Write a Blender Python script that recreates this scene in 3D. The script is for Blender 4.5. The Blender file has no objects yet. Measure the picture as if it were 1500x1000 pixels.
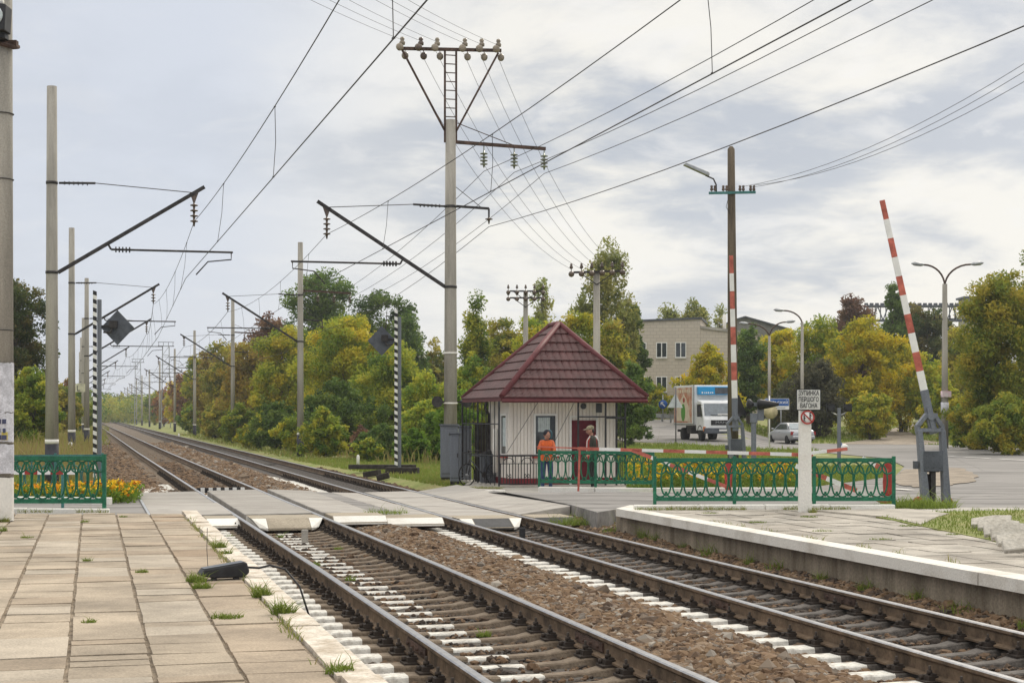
import bpy, bmesh, math, random
import numpy as np
from mathutils import Vector, Matrix, noise
R = math.radians
random.seed(7)
C = bpy.context.scene.collection
SC = bpy.context.scene
# ------------------------------------------------------------------ camera
F, HY, CAMZ = 2400.0, 609.0, 1.853
TH = math.atan(615/F); ST, CT = math.sin(TH), math.cos(TH)
cam_d = bpy.data.cameras.new('camera'); cam = bpy.data.objects.new('camera', cam_d); C.objects.link(cam)
cam.location = (0, 0, CAMZ); cam.rotation_euler = (R(90), 0, -TH)
cam_d.sensor_width = 36; cam_d.lens = F/1500*36; cam_d.shift_y = (HY-500)/1500
cam_d.clip_start = .1; cam_d.clip_end = 6000
SC.camera = cam
# ------------------------------------------------------------------ sky, sun, exposure
SUN_AZ, SUN_EL = TH+R(26), R(34)
sdir = Vector((math.sin(SUN_AZ)*math.cos(SUN_EL), math.cos(SUN_AZ)*math.cos(SUN_EL), math.sin(SUN_EL)))
gdir = Vector((math.sin(TH+R(12))*math.cos(R(9)), math.cos(TH+R(12))*math.cos(R(9)), math.sin(R(9))))
sun_d = bpy.data.lights.new('sun', 'SUN'); sun_d.energy = 1.65; sun_d.angle = R(11); sun_d.color = (1, .91, .77)
sun = bpy.data.objects.new('sun', sun_d); C.objects.link(sun)
sun.rotation_euler = sdir.to_track_quat('Z', 'Y').to_euler()
wd = bpy.data.worlds.new('World'); SC.world = wd; wd.use_nodes = True
nt = wd.node_tree; nt.nodes.clear()
def nd(t, **k):
    n = nt.nodes.new(t)
    for a, b in k.items(): setattr(n, a, b)
    return n
L = nt.links.new
def mth(op, a, b=None, c=None, clamp=False):
    n = nd('ShaderNodeMath', operation=op, use_clamp=clamp)
    for i, v in enumerate((a, b, c)):
        if v is None: continue
        if isinstance(v, (int, float)): n.inputs[i].default_value = v
        else: L(v, n.inputs[i])
    return n.outputs[0]
def mixc(f, a, b):
    n = nd('ShaderNodeMix', data_type='RGBA')
    for s, v in ((0, f), (6, a), (7, b)):
        if isinstance(v, (int, float)): n.inputs[s].default_value = v
        elif isinstance(v, tuple): n.inputs[s].default_value = (*v, 1)
        else: L(v, n.inputs[s])
    return n.outputs[2]
out = nd('ShaderNodeOutputWorld')
sky = nd('ShaderNodeTexSky', sky_type='NISHITA', sun_disc=False, sun_elevation=SUN_EL, sun_rotation=SUN_AZ)
bg1 = nd('ShaderNodeBackground'); bg1.inputs[1].default_value = .1; L(sky.outputs[0], bg1.inputs[0])
tc = nd('ShaderNodeTexCoord'); sx = nd('ShaderNodeSeparateXYZ'); L(tc.outputs['Generated'], sx.inputs[0])
zz = mth('MAXIMUM', sx.outputs[2], 0)
den = mth('ADD', zz, .21)
cx_ = mth('DIVIDE', sx.outputs[0], den); cy_ = mth('DIVIDE', sx.outputs[1], den)
cmb = nd('ShaderNodeCombineXYZ'); L(cx_, cmb.inputs[0]); L(cy_, cmb.inputs[1])
def noi(scale, det, rough, dist=0., off=(0, 0, 0)):
    mp = nd('ShaderNodeMapping'); mp.inputs[1].default_value = off; L(cmb.outputs[0], mp.inputs[0])
    n = nd('ShaderNodeTexNoise'); n.inputs['Scale'].default_value = scale; n.inputs['Detail'].default_value = det
    n.inputs['Roughness'].default_value = rough; n.inputs['Distortion'].default_value = dist
    L(mp.outputs[0], n.inputs[0]); return n.outputs[0]
def smap(v, a, b, lo=0., hi=1.):
    n = nd('ShaderNodeMapRange', interpolation_type='SMOOTHSTEP')
    n.inputs[1].default_value = a; n.inputs[2].default_value = b; n.inputs[3].default_value = lo; n.inputs[4].default_value = hi
    L(v, n.inputs[0]); return n.outputs[0]
n1 = noi(1.3, 9, .58, .35, (3.1, 1.7, 0)); n2 = noi(3.6, 8, .6, .3, (8, 2, 0)); n3 = noi(.5, 4, .5, 0, (1, 5, 0))
vd = nd('ShaderNodeVectorMath', operation='DOT_PRODUCT'); L(tc.outputs['Generated'], vd.inputs[0]); vd.inputs[1].default_value = gdir
glow = smap(vd.outputs['Value'], .92, .985)
dens = mth('ADD', mth('MULTIPLY', n1, .65), mth('MULTIPLY', n2, .35))
dk = smap(dens, .45, .60)
amp = mth('ADD', mth('MULTIPLY', glow, .72), .22)
dkk = mth('MULTIPLY', dk, amp)
base = mixc(glow, (.665, .705, .785), (.93, .90, .83))
n4 = noi(5.5, 6, .6, .6, (2, 9, 0)); wsp = mth('MULTIPLY', smap(n4, .5, .68), mth('ADD', mth('MULTIPLY', glow, .35), .12))
cloud = mixc(dkk, base, (.475, .515, .585)); cloud = mixc(wsp, cloud, (.93, .91, .88))
br = smap(n3, .35, .65); cloud = mixc(mth('MULTIPLY', br, .28), cloud, (.83, .85, .89))
cloud = mixc(smap(sx.outputs[2], .24, .5), cloud, (.79, .77, .725))
bg2 = nd('ShaderNodeBackground'); L(cloud, bg2.inputs[0])
L(smap(sx.outputs[2], .26, .75, 1.03, 2.35), bg2.inputs[1])
ms = nd('ShaderNodeMixShader'); ms.inputs[0].default_value = .93
L(bg1.outputs[0], ms.inputs[1]); L(bg2.outputs[0], ms.inputs[2]); L(ms.outputs[0], out.inputs[0])
SC.view_settings.view_transform = 'Standard'; SC.view_settings.look = 'None'
SC.view_settings.exposure = 0.0; SC.view_settings.gamma = 1
SC.render.engine = 'CYCLES'
SC.cycles.use_denoising = True
SC.cycles.max_bounces = 6; SC.cycles.diffuse_bounces = 3; SC.cycles.transparent_max_bounces = 8
# ------------------------------------------------------------------ measuring helpers: photo pixel + distance -> place in the world
def W(u, v, d):
    a = (u-750)/F*d
    return Vector((a*CT+d*ST, -a*ST+d*CT, CAMZ-(v-HY)/F*d))
def G(u, v, z): return W(u, v, F*(CAMZ-z)/(v-HY))
def Q(u, d, z=0.): p = W(u, HY, d); p.z = z; return p
def sst(a, b, x):
    t = min(1, max(0, (x-a)/(b-a))); return t*t*(3-2*t)
def itp(x, xs, ys): return float(np.interp(x, xs, ys))
def terr(x, y, road=False):
    q = x*ST+y*CT; p = x*CT-y*ST
    u = 750+F*p/max(q, 4)
    if x < 9: zl = itp(x, [-1.5, .5, 9], [-.14, -.6, -.6])
    else: zl = itp(q, [44, 85, 600], [-.22, -.48, -.5]); zl = zl*sst(9, 10.5, x)-.6*(1-sst(9, 10.5, x))
    z1 = itp(q, [0, 40.6, 41.4, 54, 78, 90, 103, 118, 134, 180, 270, 600], [-.02, -.02, -.14, -.14, -.03, .1, .31, .8, 1.4, 2.2, 3, 4])
    z2 = itp(q, [0, 41, 50, 90, 111, 134, 180, 270, 600], [-.02, -.02, -.08, -.06, -.06, .5, 1.4, 2.6, 4])
    t = sst(845, 910, u)*(sst(10.3, 11.2, x) if y < 34 else sst(9., 9.6, x)) if not road else (1. if q < 60 else sst(845, 910, u)); t2 = sst(1070, 1130, u)
    return zl*(1-t)+t*(z1*(1-t2)+z2*t2)
def GT(u, v):
    d = 12.0
    while d < 600:
        p = Q(u, d)
        if CAMZ-(v-HY)/F*d <= terr(p.x, p.y): break
        d += .1+d*.002
    p = Q(u, d); p.z = terr(p.x, p.y); return p
def onT(u, d, dz=0.):
    p = Q(u, d); p.z = terr(p.x, p.y)+dz; return p
# ------------------------------------------------------------------ tags
def tag(o, label=None, cat=None, group=None, kind=None):
    if label: o['label'] = label
    if cat: o['category'] = cat
    if group: o['group'] = group
    if kind: o['kind'] = kind
    return o
def thing(name, label, cat, loc=(0, 0, 0), rz=0., group=None):
    o = bpy.data.objects.new(name, None); C.objects.link(o); o.empty_display_size = .2
    o.location = loc; o.rotation_euler = (0, 0, rz)
    return tag(o, label, cat, group)
def copy_tree(o, parent=None):
    c = o.copy(); C.objects.link(c)
    if parent is not None: c.parent = parent
    for ch in list(o.children): copy_tree(ch, c)
    return c
# ------------------------------------------------------------------ mesh builder
class MB:
    def __init__(s): s.v = []; s.f = []; s.m = []; s.sm = []
    def add(s, vs, fs, m=0, smooth=False):
        b = len(s.v); s.v += [tuple(v) for v in vs]
        for f in fs: s.f.append([b+i for i in f]); s.m.append(m); s.sm.append(smooth)
        return s
    def box(s, c, d, m=0, M=None, rz=0.):
        x, y, z = d[0]/2, d[1]/2, d[2]/2
        vs = [Vector((i*x, j*y, k*z)) for k in (-1, 1) for j in (-1, 1) for i in (-1, 1)]
        if rz: M = Matrix.Rotation(rz, 3, 'Z')
        if M is not None: vs = [M @ v for v in vs]
        c = Vector(c)
        return s.add([v+c for v in vs], [(0, 2, 3, 1), (4, 5, 7, 6), (0, 1, 5, 4), (2, 6, 7, 3), (0, 4, 6, 2), (1, 3, 7, 5)], m)
    def bar(s, a, b, w, h=None, m=0, up=(0, 0, 1)):
        a, b = Vector(a), Vector(b); h = h or w; d = (b-a).normalized(); up = Vector(up)
        if abs(d.dot(up)) > .98: up = Vector((0, 1, 0))
        x = d.cross(up).normalized(); y = x.cross(d)
        vs = [p+x*(i*w/2)+y*(j*h/2) for p in (a, b) for j in (-1, 1) for i in (-1, 1)]
        return s.add(vs, [(0, 1, 3, 2), (4, 6, 7, 5), (0, 4, 5, 1), (2, 3, 7, 6), (0, 2, 6, 4), (1, 5, 7, 3)], m)
    def tube(s, pts, r, n=8, m=0, cap=True, closed=False, smooth=True):
        pts = [Vector(p) for p in pts]; k = len(pts); rr = r if isinstance(r, (list, tuple)) else [r]*k
        vs = []; ref = None
        for i, p in enumerate(pts):
            if closed: t = pts[(i+1) % k]-pts[i-1]
            else: t = pts[min(i+1, k-1)]-pts[max(i-1, 0)]
            t.normalize()
            if ref is None:
                ref = Vector((0, 0, 1)) if abs(t.z) < .9 else Vector((1, 0, 0))
                ref = (ref-t*ref.dot(t)).normalized()
            else:
                q = ref-t*ref.dot(t); ref = q.normalized() if q.length > 1e-5 else ref
            b = t.cross(ref)
            vs += [p+(ref*math.cos(2*math.pi*j/n)+b*math.sin(2*math.pi*j/n))*rr[i] for j in range(n)]
        fs = []
        for i in range(k if closed else k-1):
            a0, b0 = i*n, ((i+1) % k)*n
            fs += [(a0+j, a0+(j+1) % n, b0+(j+1) % n, b0+j) for j in range(n)]
        s.add(vs, fs, m, smooth)
        if cap and not closed:
            b = len(s.v)-len(vs)
            s.f += [[b+j for j in range(n)][::-1], [b+(k-1)*n+j for j in range(n)]]; s.m += [m, m]; s.sm += [False, False]
        return s
    def cyl(s, a, b, r, r2=None, n=12, m=0): return s.tube([a, b], [r, r if r2 is None else r2], n, m)
    def lathe(s, prof, c=(0, 0, 0), n=16, m=0, M=None, smooth=True):
        c = Vector(c); vs = []
        for r, z in prof:
            for j in range(n):
                v = Vector((r*math.cos(2*math.pi*j/n), r*math.sin(2*math.pi*j/n), z))
                vs.append((M @ v if M is not None else v)+c)
        k = len(prof)
        fs = [(i*n+j, i*n+(j+1) % n, (i+1)*n+(j+1) % n, (i+1)*n+j) for i in range(k-1) for j in range(n)]
        fs += [tuple(range(n))[::-1], tuple((k-1)*n+j for j in range(n))]
        return s.add(vs, fs, m, smooth)
    def prism(s, poly, ax, h, m=0, M=None, c=(0, 0, 0)):   # poly: 2-D points, extruded along ax ('x','y','z') from 0 to h
        def P(a, b, t):
            v = {'z': (a, b, t), 'y': (a, t, b), 'x': (t, a, b)}[ax]; v = Vector(v)
            return (M @ v if M is not None else v)+Vector(c)
        n = len(poly); vs = [P(a, b, 0) for a, b in poly]+[P(a, b, h) for a, b in poly]
        fs = [tuple(range(n))[::-1], tuple(range(n, 2*n))]+[(i, (i+1) % n, n+(i+1) % n, n+i) for i in range(n)]
        return s.add(vs, fs, m)
    def sphere(s, c, r, n=12, k=8, m=0, M=None):
        r = (r, r, r) if isinstance(r, (int, float)) else r
        c = Vector(c); vs = []
        for i in range(k+1):
            t = math.pi*i/k
            for j in range(n):
                a = 2*math.pi*j/n
                v = Vector((r[0]*math.sin(t)*math.cos(a), r[1]*math.sin(t)*math.sin(a), r[2]*math.cos(t)))
                vs.append((M @ v if M is not None else v)+c)
        fs = [(i*n+j, (i+1)*n+j, (i+1)*n+(j+1) % n, i*n+(j+1) % n) for i in range(k) for j in range(n)]
        return s.add(vs, fs, m, True)
    def mesh(s, name, mats, origin=None, bevel=0.):
        me = bpy.data.meshes.new(name); vs = s.v
        if origin is not None: o = Vector(origin); vs = [Vector(v)-o for v in vs]
        me.from_pydata(vs, [], s.f)
        mats = mats if isinstance(mats, (list, tuple)) else [mats]
        for q in mats: me.materials.append(q)
        me.polygons.foreach_set('material_index', s.m); me.polygons.foreach_set('use_smooth', s.sm)
        bm = bmesh.new(); bm.from_mesh(me)
        bmesh.ops.remove_doubles(bm, verts=bm.verts, dist=1e-5)
        bmesh.ops.recalc_face_normals(bm, faces=bm.faces)
        if bevel:
            es = [e for e in bm.edges if len(e.link_faces) == 2 and e.calc_face_angle(0) > .6]
            bmesh.ops.bevel(bm, geom=es, offset=bevel, segments=1, profile=.5, affect='EDGES', clamp_overlap=True)
        bm.to_mesh(me); bm.free()
        return me
    def build(s, name, mats, parent=None, origin=None, loc=None, bevel=0., rz=None):
        o = bpy.data.objects.new(name, s.mesh(name, mats, origin, bevel)); C.objects.link(o)
        if parent is not None: o.parent = parent
        if loc is not None: o.location = loc
        elif origin is not None: o.location = origin
        if rz is not None: o.rotation_euler = (0, 0, rz)
        return o
def obj_from(name, me, parent=None, loc=(0, 0, 0), rz=0.):
    o = bpy.data.objects.new(name, me); C.objects.link(o); o.location = loc; o.rotation_euler = (0, 0, rz)
    if parent is not None: o.parent = parent
    return o
def text_mb(body, size, M, mb=None, depth=.004, m=0, align='CENTER', sx=1., bold=0.):
    cu = bpy.data.curves.new('txt', 'FONT'); cu.body = body; cu.size = size; cu.align_x = align; cu.align_y = 'CENTER'
    cu.extrude = depth; cu.resolution_u = 2; cu.offset = bold
    ob = bpy.data.objects.new('txt', cu); C.objects.link(ob)
    me = bpy.data.meshes.new_from_object(ob.evaluated_get(bpy.context.evaluated_depsgraph_get()))
    mb = mb or MB()
    mb.add([M @ Vector((v.co.x*sx, v.co.y, v.co.z)) for v in me.vertices], [list(p.vertices) for p in me.polygons], m)
    bpy.data.objects.remove(ob); bpy.data.curves.remove(cu); bpy.data.meshes.remove(me)
    return mb
# ------------------------------------------------------------------ materials
def mat(name, col, rough=.75, metal=0., var=.18, scale=3., col2=None, bump=0., bscale=40., detail=6, streak=False, spec=.3, space='Object', aniso=None, lo=.35, hi=.65, fine=.12, fscale=None):
    m = bpy.data.materials.new(name); m.use_nodes = True; t = m.node_tree; b = t.nodes['Principled BSDF']
    b.inputs['Roughness'].default_value = rough; b.inputs['Metallic'].default_value = metal; b.inputs['Specular IOR Level'].default_value = spec
    N = t.nodes.new; K = t.links.new
    c = N('ShaderNodeTexCoord'); mp = N('ShaderNodeMapping')
    if space == 'World':
        g = N('ShaderNodeNewGeometry'); K(g.outputs['Position'], mp.inputs[0])
    else: K(c.outputs[space], mp.inputs[0])
    if aniso: mp.vector_type = 'TEXTURE'; mp.inputs[2].default_value = (0, 0, -TH); mp.inputs[3].default_value = aniso
    if streak: mp.inputs[3].default_value = (1, 1, .12)
    n = N('ShaderNodeTexNoise'); n.inputs['Scale'].default_value = scale; n.inputs['Detail'].default_value = detail; n.inputs['Roughness'].default_value = .62
    K(mp.outputs[0], n.inputs[0])
    r = N('ShaderNodeMapRange'); r.inputs[1].default_value = lo; r.inputs[2].default_value = hi; K(n.outputs[0], r.inputs[0])
    mx = N('ShaderNodeMix'); mx.data_type = 'RGBA'; K(r.outputs[0], mx.inputs[0])
    c2 = col2 or tuple(x*(1-var*2) for x in col); c1 = col if col2 else tuple(min(1, x*(1+var*.5)) for x in col)
    mx.inputs[6].default_value = (*c1, 1); mx.inputs[7].default_value = (*c2, 1)
    n2 = N('ShaderNodeTexNoise'); n2.inputs['Scale'].default_value = fscale or bscale; n2.inputs['Detail'].default_value = 4
    K((mp if space == 'World' else c).outputs[0 if space == 'World' else space], n2.inputs[0])
    hv = N('ShaderNodeHueSaturation'); K(mx.outputs[2], hv.inputs['Color'])
    r2 = N('ShaderNodeMapRange'); r2.inputs[1].default_value = .25; r2.inputs[2].default_value = .75; r2.inputs[3].default_value = 1-fine*2; r2.inputs[4].default_value = 1+fine*2
    K(n2.outputs[0], r2.inputs[0]); K(r2.outputs[0], hv.inputs['Value']); K(hv.outputs[0], b.inputs['Base Color'])
    if bump:
        bp = N('ShaderNodeBump'); bp.inputs['Strength'].default_value = bump; bp.inputs['Distance'].default_value = .02
        K(n2.outputs[0], bp.inputs['Height']); K(bp.outputs[0], b.inputs['Normal'])
    return m
def attr_mat(name, stops, rough=.8, transl=0., attr='tint', extra=.0):
    m = bpy.data.materials.new(name); m.use_nodes = True; t = m.node_tree; b = t.nodes['Principled BSDF']; N = t.nodes.new; K = t.links.new
    b.inputs['Roughness'].default_value = rough; b.inputs['Specular IOR Level'].default_value = .25
    a = N('ShaderNodeAttribute'); a.attribute_name = attr
    rp = N('ShaderNodeValToRGB'); e = rp.color_ramp.elements
    while len(e) < len(stops): e.new(.5)
    for i, (p, c) in enumerate(stops): e[i].position = p; e[i].color = (*c, 1)
    K(a.outputs['Fac'], rp.inputs[0])
    oi = N('ShaderNodeObjectInfo'); hs = N('ShaderNodeHueSaturation'); K(rp.outputs[0], hs.inputs['Color'])
    mr = N('ShaderNodeMapRange'); mr.inputs[3].default_value = 1-extra; mr.inputs[4].default_value = 1+extra; K(oi.outputs['Random'], mr.inputs[0]); K(mr.outputs[0], hs.inputs['Value'])
    K(hs.outputs[0], b.inputs['Base Color'])
    if transl:
        tr = N('ShaderNodeBsdfTranslucent'); K(hs.outputs[0], tr.inputs[0]); mx = N('ShaderNodeMixShader'); mx.inputs[0].default_value = transl
        K(b.outputs[0], mx.inputs[1]); K(tr.outputs[0], mx.inputs[2]); K(mx.outputs[0], t.nodes['Material Output'].inputs[0])
    return m
def np_mesh(name, V, Fq, m, tint=None, smooth=False):
    """V (n,3), Fq (k,3|4) index array"""
    me = bpy.data.meshes.new(name); k, w = Fq.shape
    me.vertices.add(len(V)); me.vertices.foreach_set('co', np.ascontiguousarray(V, np.float32).ravel())
    me.loops.add(k*w); me.loops.foreach_set('vertex_index', np.ascontiguousarray(Fq, np.int32).ravel())
    me.polygons.add(k); me.polygons.foreach_set('loop_start', np.arange(0, k*w, w, dtype=np.int32))
    me.polygons.foreach_set('use_smooth', np.full(k, smooth))
    if tint is not None:
        at = me.attributes.new('tint', 'FLOAT', 'POINT'); at.data.foreach_set('value', np.ascontiguousarray(tint, np.float32))
    for q in (m if isinstance(m, (list, tuple)) else [m]): me.materials.append(q)
    me.update(calc_edges=True); me.validate()
    return me
MT = dict(
    pole=mat('pole concrete', (.36, .335, .29), .85, var=.22, scale=2.2, bump=.3, bscale=60, streak=True),
    concrete=mat('grey concrete', (.40, .375, .335), .85, var=.2, scale=1.2, bump=.4, bscale=50),
    slab=mat('warm paving slab', (.385, .318, .240), .88, var=.2, scale=1.1, bump=.3, bscale=55),
    white=mat('whitewash', (.73, .71, .66), .88, col2=(.60, .56, .49), scale=2.4, bump=.3, bscale=30, fine=.04, lo=.5, hi=.8),
    wpaint=mat('white gloss paint', (.78, .77, .74), .5, var=.05, scale=4, fine=.03),
    black=mat('black paint', (.03, .03, .033), .55, var=.3, scale=5),
    dark=mat('dark steel', (.055, .05, .05), .6, .3, var=.3, scale=6),
    rust=mat('rusty steel', (.105, .065, .05), .85, .1, var=.3, scale=6, bump=.2),
    railside=mat('rail web', (.165, .115, .075), .85, .1, var=.3, scale=4, bump=.2, bscale=30),
    railtop=mat('polished rail head', (.42, .41, .41), .3, .85, var=.1, scale=8),
    grey=mat('grey paint', (.17, .185, .215), .5, var=.14, scale=3, streak=True),
    dgrey=mat('dark grey paint', (.095, .105, .125), .5, var=.2, scale=4),
    steel=mat('galvanised steel', (.38, .39, .4), .45, .6, var=.12, scale=5),
    green=mat('green gloss paint', (.022, .165, .085), .5, col2=(.012, .095, .055), scale=6, fine=.15),
    teal=mat('faded teal paint', (.06, .20, .19), .5, var=.18, scale=4),
    red=mat('red paint', (.42, .055, .045), .55, var=.2, scale=5),
    fadedred=mat('faded red paint', (.52, .14, .10), .6, var=.2, scale=5),
    roof=mat('burgundy metal tile', (.092, .036, .035), .5, var=.2, scale=2.5, spec=.35, fine=.15),
    roofedge=mat('burgundy trim', (.125, .03, .034), .6, var=.14, spec=.3),
    siding=mat('cream siding', (.80, .745, .68), .6, var=.07, scale=2, streak=True, fine=.04),
    door=mat('burgundy door', (.13, .012, .022), .45, var=.15),
    glass=mat('dark window glass', (.05, .06, .065), .08, var=.3, scale=2, spec=.6),
    curtain=mat('net curtain', (.5, .56, .56), .9, var=.1, scale=8),
    wood=mat('weathered wood', (.16, .125, .09), .85, var=.3, scale=3, streak=True, bump=.3),
    tar=mat('tarred timber', (.045, .038, .032), .85, var=.3, scale=4, bump=.4),
    porc=mat('porcelain insulator', (.11, .075, .055), .25, var=.2, spec=.5),
    glassins=mat('glass insulator', (.22, .24, .17), .15, var=.2, spec=.6),
    wire=mat('aged copper wire', (.06, .055, .055), .6, .2, var=.1),
    paper=mat('weathered paper', (.62, .62, .66), .9, var=.15, scale=6),
    asphalt=mat('worn asphalt', (.235, .222, .21), .92, col2=(.14, .132, .125), scale=1.3, bump=.4, bscale=6, space='World', fine=.16, aniso=(8, 1, 1), lo=.44, hi=.62),
    dirt=mat('dusty gravel', (.30, .25, .195), .95, var=.22, scale=1.3, bump=.5, bscale=30, space='World'),
    rubber=mat('tyre rubber', (.025, .025, .026), .85, var=.2),
    lens=mat('lamp lens', (.5, .55, .55), .1, var=.1, spec=.6),
    brickw=mat('beige brick', (.46, .335, .255), .9, var=.12, scale=2),
    blue=mat('blue sign paint', (.018, .10, .36), .5, var=.08),
    ltblue=mat('light blue panel', (.03, .30, .62), .4, var=.06),
    silver=mat('silver car paint', (.42, .43, .45), .3, .5, var=.03, spec=.6, fine=.02),
    vanwhite=mat('white truck paint', (.76, .77, .78), .4, var=.05, fine=.02),
    bark=mat('bark', (.10, .078, .058), .95, var=.3, scale=5, bump=.5, streak=True),
    skin=mat('skin', (.42, .22, .155), .6, var=.08, fine=.03),
)
# ================================================================== THE SETTING
rng = np.random.default_rng(11)
M_grass = mat('verge grass', (.155, .185, .040), .95, col2=(.235, .205, .085), scale=.35, bump=.8, bscale=14, space='World', fine=.22, lo=.42, hi=.66)
M_dry = mat('dry bank', (.17, .13, .085), .95, col2=(.13, .13, .05), scale=.5, bump=.8, bscale=12, space='World', fine=.2)
M_ball = mat('ballast', (.175, .135, .095), .95, col2=(.085, .066, .05), scale=2.2, bump=1., bscale=26, space='World', fine=.3)
M_oil = mat('oily ballast', (.085, .072, .06), .9, col2=(.045, .04, .037), scale=2.5, bump=1., bscale=26, space='World', fine=.3)
# ground: one sheet to the horizon
qs = np.concatenate([np.linspace(2, 30, 15), np.linspace(32, 150, 100), np.geomspace(154, 3000, 50)])
ang = np.concatenate([np.linspace(-80, -22, 15), np.linspace(-20, 24, 140), np.linspace(27, 82, 15)])
V = []
for q in qs:
    for a in ang:
        p = q*math.tan(R(a)); x, y = p*CT+q*ST, -p*ST+q*CT
        V.append((x, y, terr(x, y)))
na = len(ang); Fq = [(i*na+j, i*na+j+1, (i+1)*na+j+1, (i+1)*na+j) for i in range(len(qs)-1) for j in range(na-1)]
tag(obj_from('ground', np_mesh('ground', np.array(V), np.array(Fq), M_grass, smooth=True)), kind='structure')
# draped sheets
def drape(name, poly, m, dz=.03, maxe=2.2, flat=None, road=False):
    bm = bmesh.new(); vs = [bm.verts.new((p[0], p[1], 0)) for p in poly]
    for i in range(len(vs)): bm.edges.new((vs[i], vs[(i+1) % len(vs)]))
    bmesh.ops.triangle_fill(bm, edges=bm.edges, use_beauty=True)
    for _ in range(7):
        es = [e for e in bm.edges if e.calc_length() > maxe]
        if not es: break
        bmesh.ops.subdivide_edges(bm, edges=es, cuts=1); bmesh.ops.triangulate(bm, faces=bm.faces)
        bmesh.ops.beautify_fill(bm, faces=bm.faces, edges=bm.edges)
    for v in bm.verts: v.co.z = (flat if flat is not None else terr(v.co.x, v.co.y, road))+dz
    if road:
        be = [e for e in bm.edges if len(e.link_faces) == 1]; r_ = bmesh.ops.extrude_edge_only(bm, edges=be)
        for v in [g for g in r_['geom'] if isinstance(g, bmesh.types.BMVert)]: v.co.z -= .5
    bmesh.ops.recalc_face_normals(bm, faces=bm.faces)
    if sum(f.normal.z for f in bm.faces) < 0: bmesh.ops.reverse_faces(bm, faces=bm.faces)
    me = bpy.data.meshes.new(name); bm.to_mesh(me); bm.free(); me.materials.append(m)
    o = obj_from(name, me); tag(o, kind='structure'); return o
def Y0(x): return 31.3+.165*(x-1.9)
def Y1(x): return 41.3+.30*(x-2.46)
def deckz(x): return itp(x, [4.6, 6.5, 8.45, 9.62], [0, -.15, -.15, .0])
px = lambda L_: [GT(u, v) for u, v in L_]
near = [Q(u, 2400*(1.853-.015)/(v-609)) for u, v in [(875, 750), (930, 741), (1310, 737), (1345, 741), (1500, 746), (1720, 748)]]
far = px([(1720, 664), (1500, 657), (1400, 653), (1300, 650), (1190, 650), (1127, 642), (1090, 631), (1040, 620), (990, 614), (915, 617), (800, 624), (800, 645), (915, 647), (985, 650), (1075, 656), (1180, 660), (1225, 665), (1300, 672), (1325, 684), (1312, 698)])
mid = [Q(u, 2400*(1.853-.015)/(v-609)) for u, v in [(1185, 713), (960, 715), (790, 716), (700, 716)]]
road_poly = near+far+mid+[Vector((9.62, Y1(9.62)-.1, 0)), Vector((9.62, Y0(9.62)+.1, 0))]
drape('road', road_poly, MT['asphalt'], dz=.035, road=True)
drape('path', px([(1215, 651), (1300, 641), (1292, 633), (1330, 622), (1350, 621), (1330, 632), (1352, 645), (1400, 651), (1330, 652)]), MT['dirt'], dz=.05)
isl = [(1312, 700), (1330, 690), (1370, 683), (1410, 688), (1432, 698), (1425, 708), (1385, 714), (1340, 716), (1318, 712)]
def rough(L_, n=5, a=2.2):
    o = []
    for (u0, v0), (u1, v1) in zip(L_, L_[1:]+L_[:1]):
        for i in range(n): f = i/n; o.append((u0+(u1-u0)*f+random.uniform(-a, a)*2.5, v0+(v1-v0)*f+random.uniform(-a, a)*.5))
    return o
isl = rough(isl)
drape('dirt_island', px(isl), MT['dirt'], dz=.055)
# lane lines
def line_strip(pts, w, m, dz):
    mb = MB()
    for a, b in pts:
        A, B = GT(*a), GT(*b); n = int((B-A).length/1.2)+1; s = (B-A).normalized().cross(Vector((0, 0, 1)))*w/2
        P = [A.lerp(B, i/n) for i in range(n+1)]
        vs = []
        for p in P:
            for k in (-1, 1):
                q = p+s*k; q.z = terr(q.x, q.y)+dz; vs.append(q)
        mb.add(vs, [(2*i, 2*i+1, 2*i+3, 2*i+2) for i in range(n)])
    return mb
ol = line_strip([((1362, 668), (1398, 670)), ((1412, 671), (1450, 673)), ((1465, 674), (1600, 681)), ((1310, 719), (1335, 721)), ((1180, 668), (1215, 669))], .22, 0, .062).build('lane_marking', MT['white']); tag(ol, kind='structure')
# tar seams in the road
mb = MB()
for pts in ([(748, 731), (800, 733), (860, 731), (960, 733)], [(700, 737), (760, 739), (830, 736), (905, 738)], [(1345, 735), (1420, 727), (1500, 725)], [(820, 724), (870, 722), (955, 723), (1100, 722)], [(1380, 665), (1440, 690), (1500, 703)], [(980, 728), (1080, 731), (1170, 727), (1290, 730)]):
    P = []
    for (u0, v0), (u1, v1) in zip(pts[:-1], pts[1:]):
        for i in range(8): f = i/8; P.append((u0+(u1-u0)*f, v0+(v1-v0)*f+random.uniform(-.4, .4)))
    vs = []
    for u, v in P:
        p = G(u, v, .015) if v > 710 else GT(u, v); zz_ = terr(p.x, p.y, True)+.041; w = random.uniform(.012, .035)
        vs += [(p.x-ST*w, p.y-CT*w, zz_), (p.x+ST*w, p.y+CT*w, zz_)]
    mb.add(vs, [(2*i, 2*i+2, 2*i+3, 2*i+1) for i in range(len(P)-1)])
tag(mb.build('road_seam', mat('tar seam', (.07, .065, .06), .7, var=.3)), kind='structure')
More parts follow.
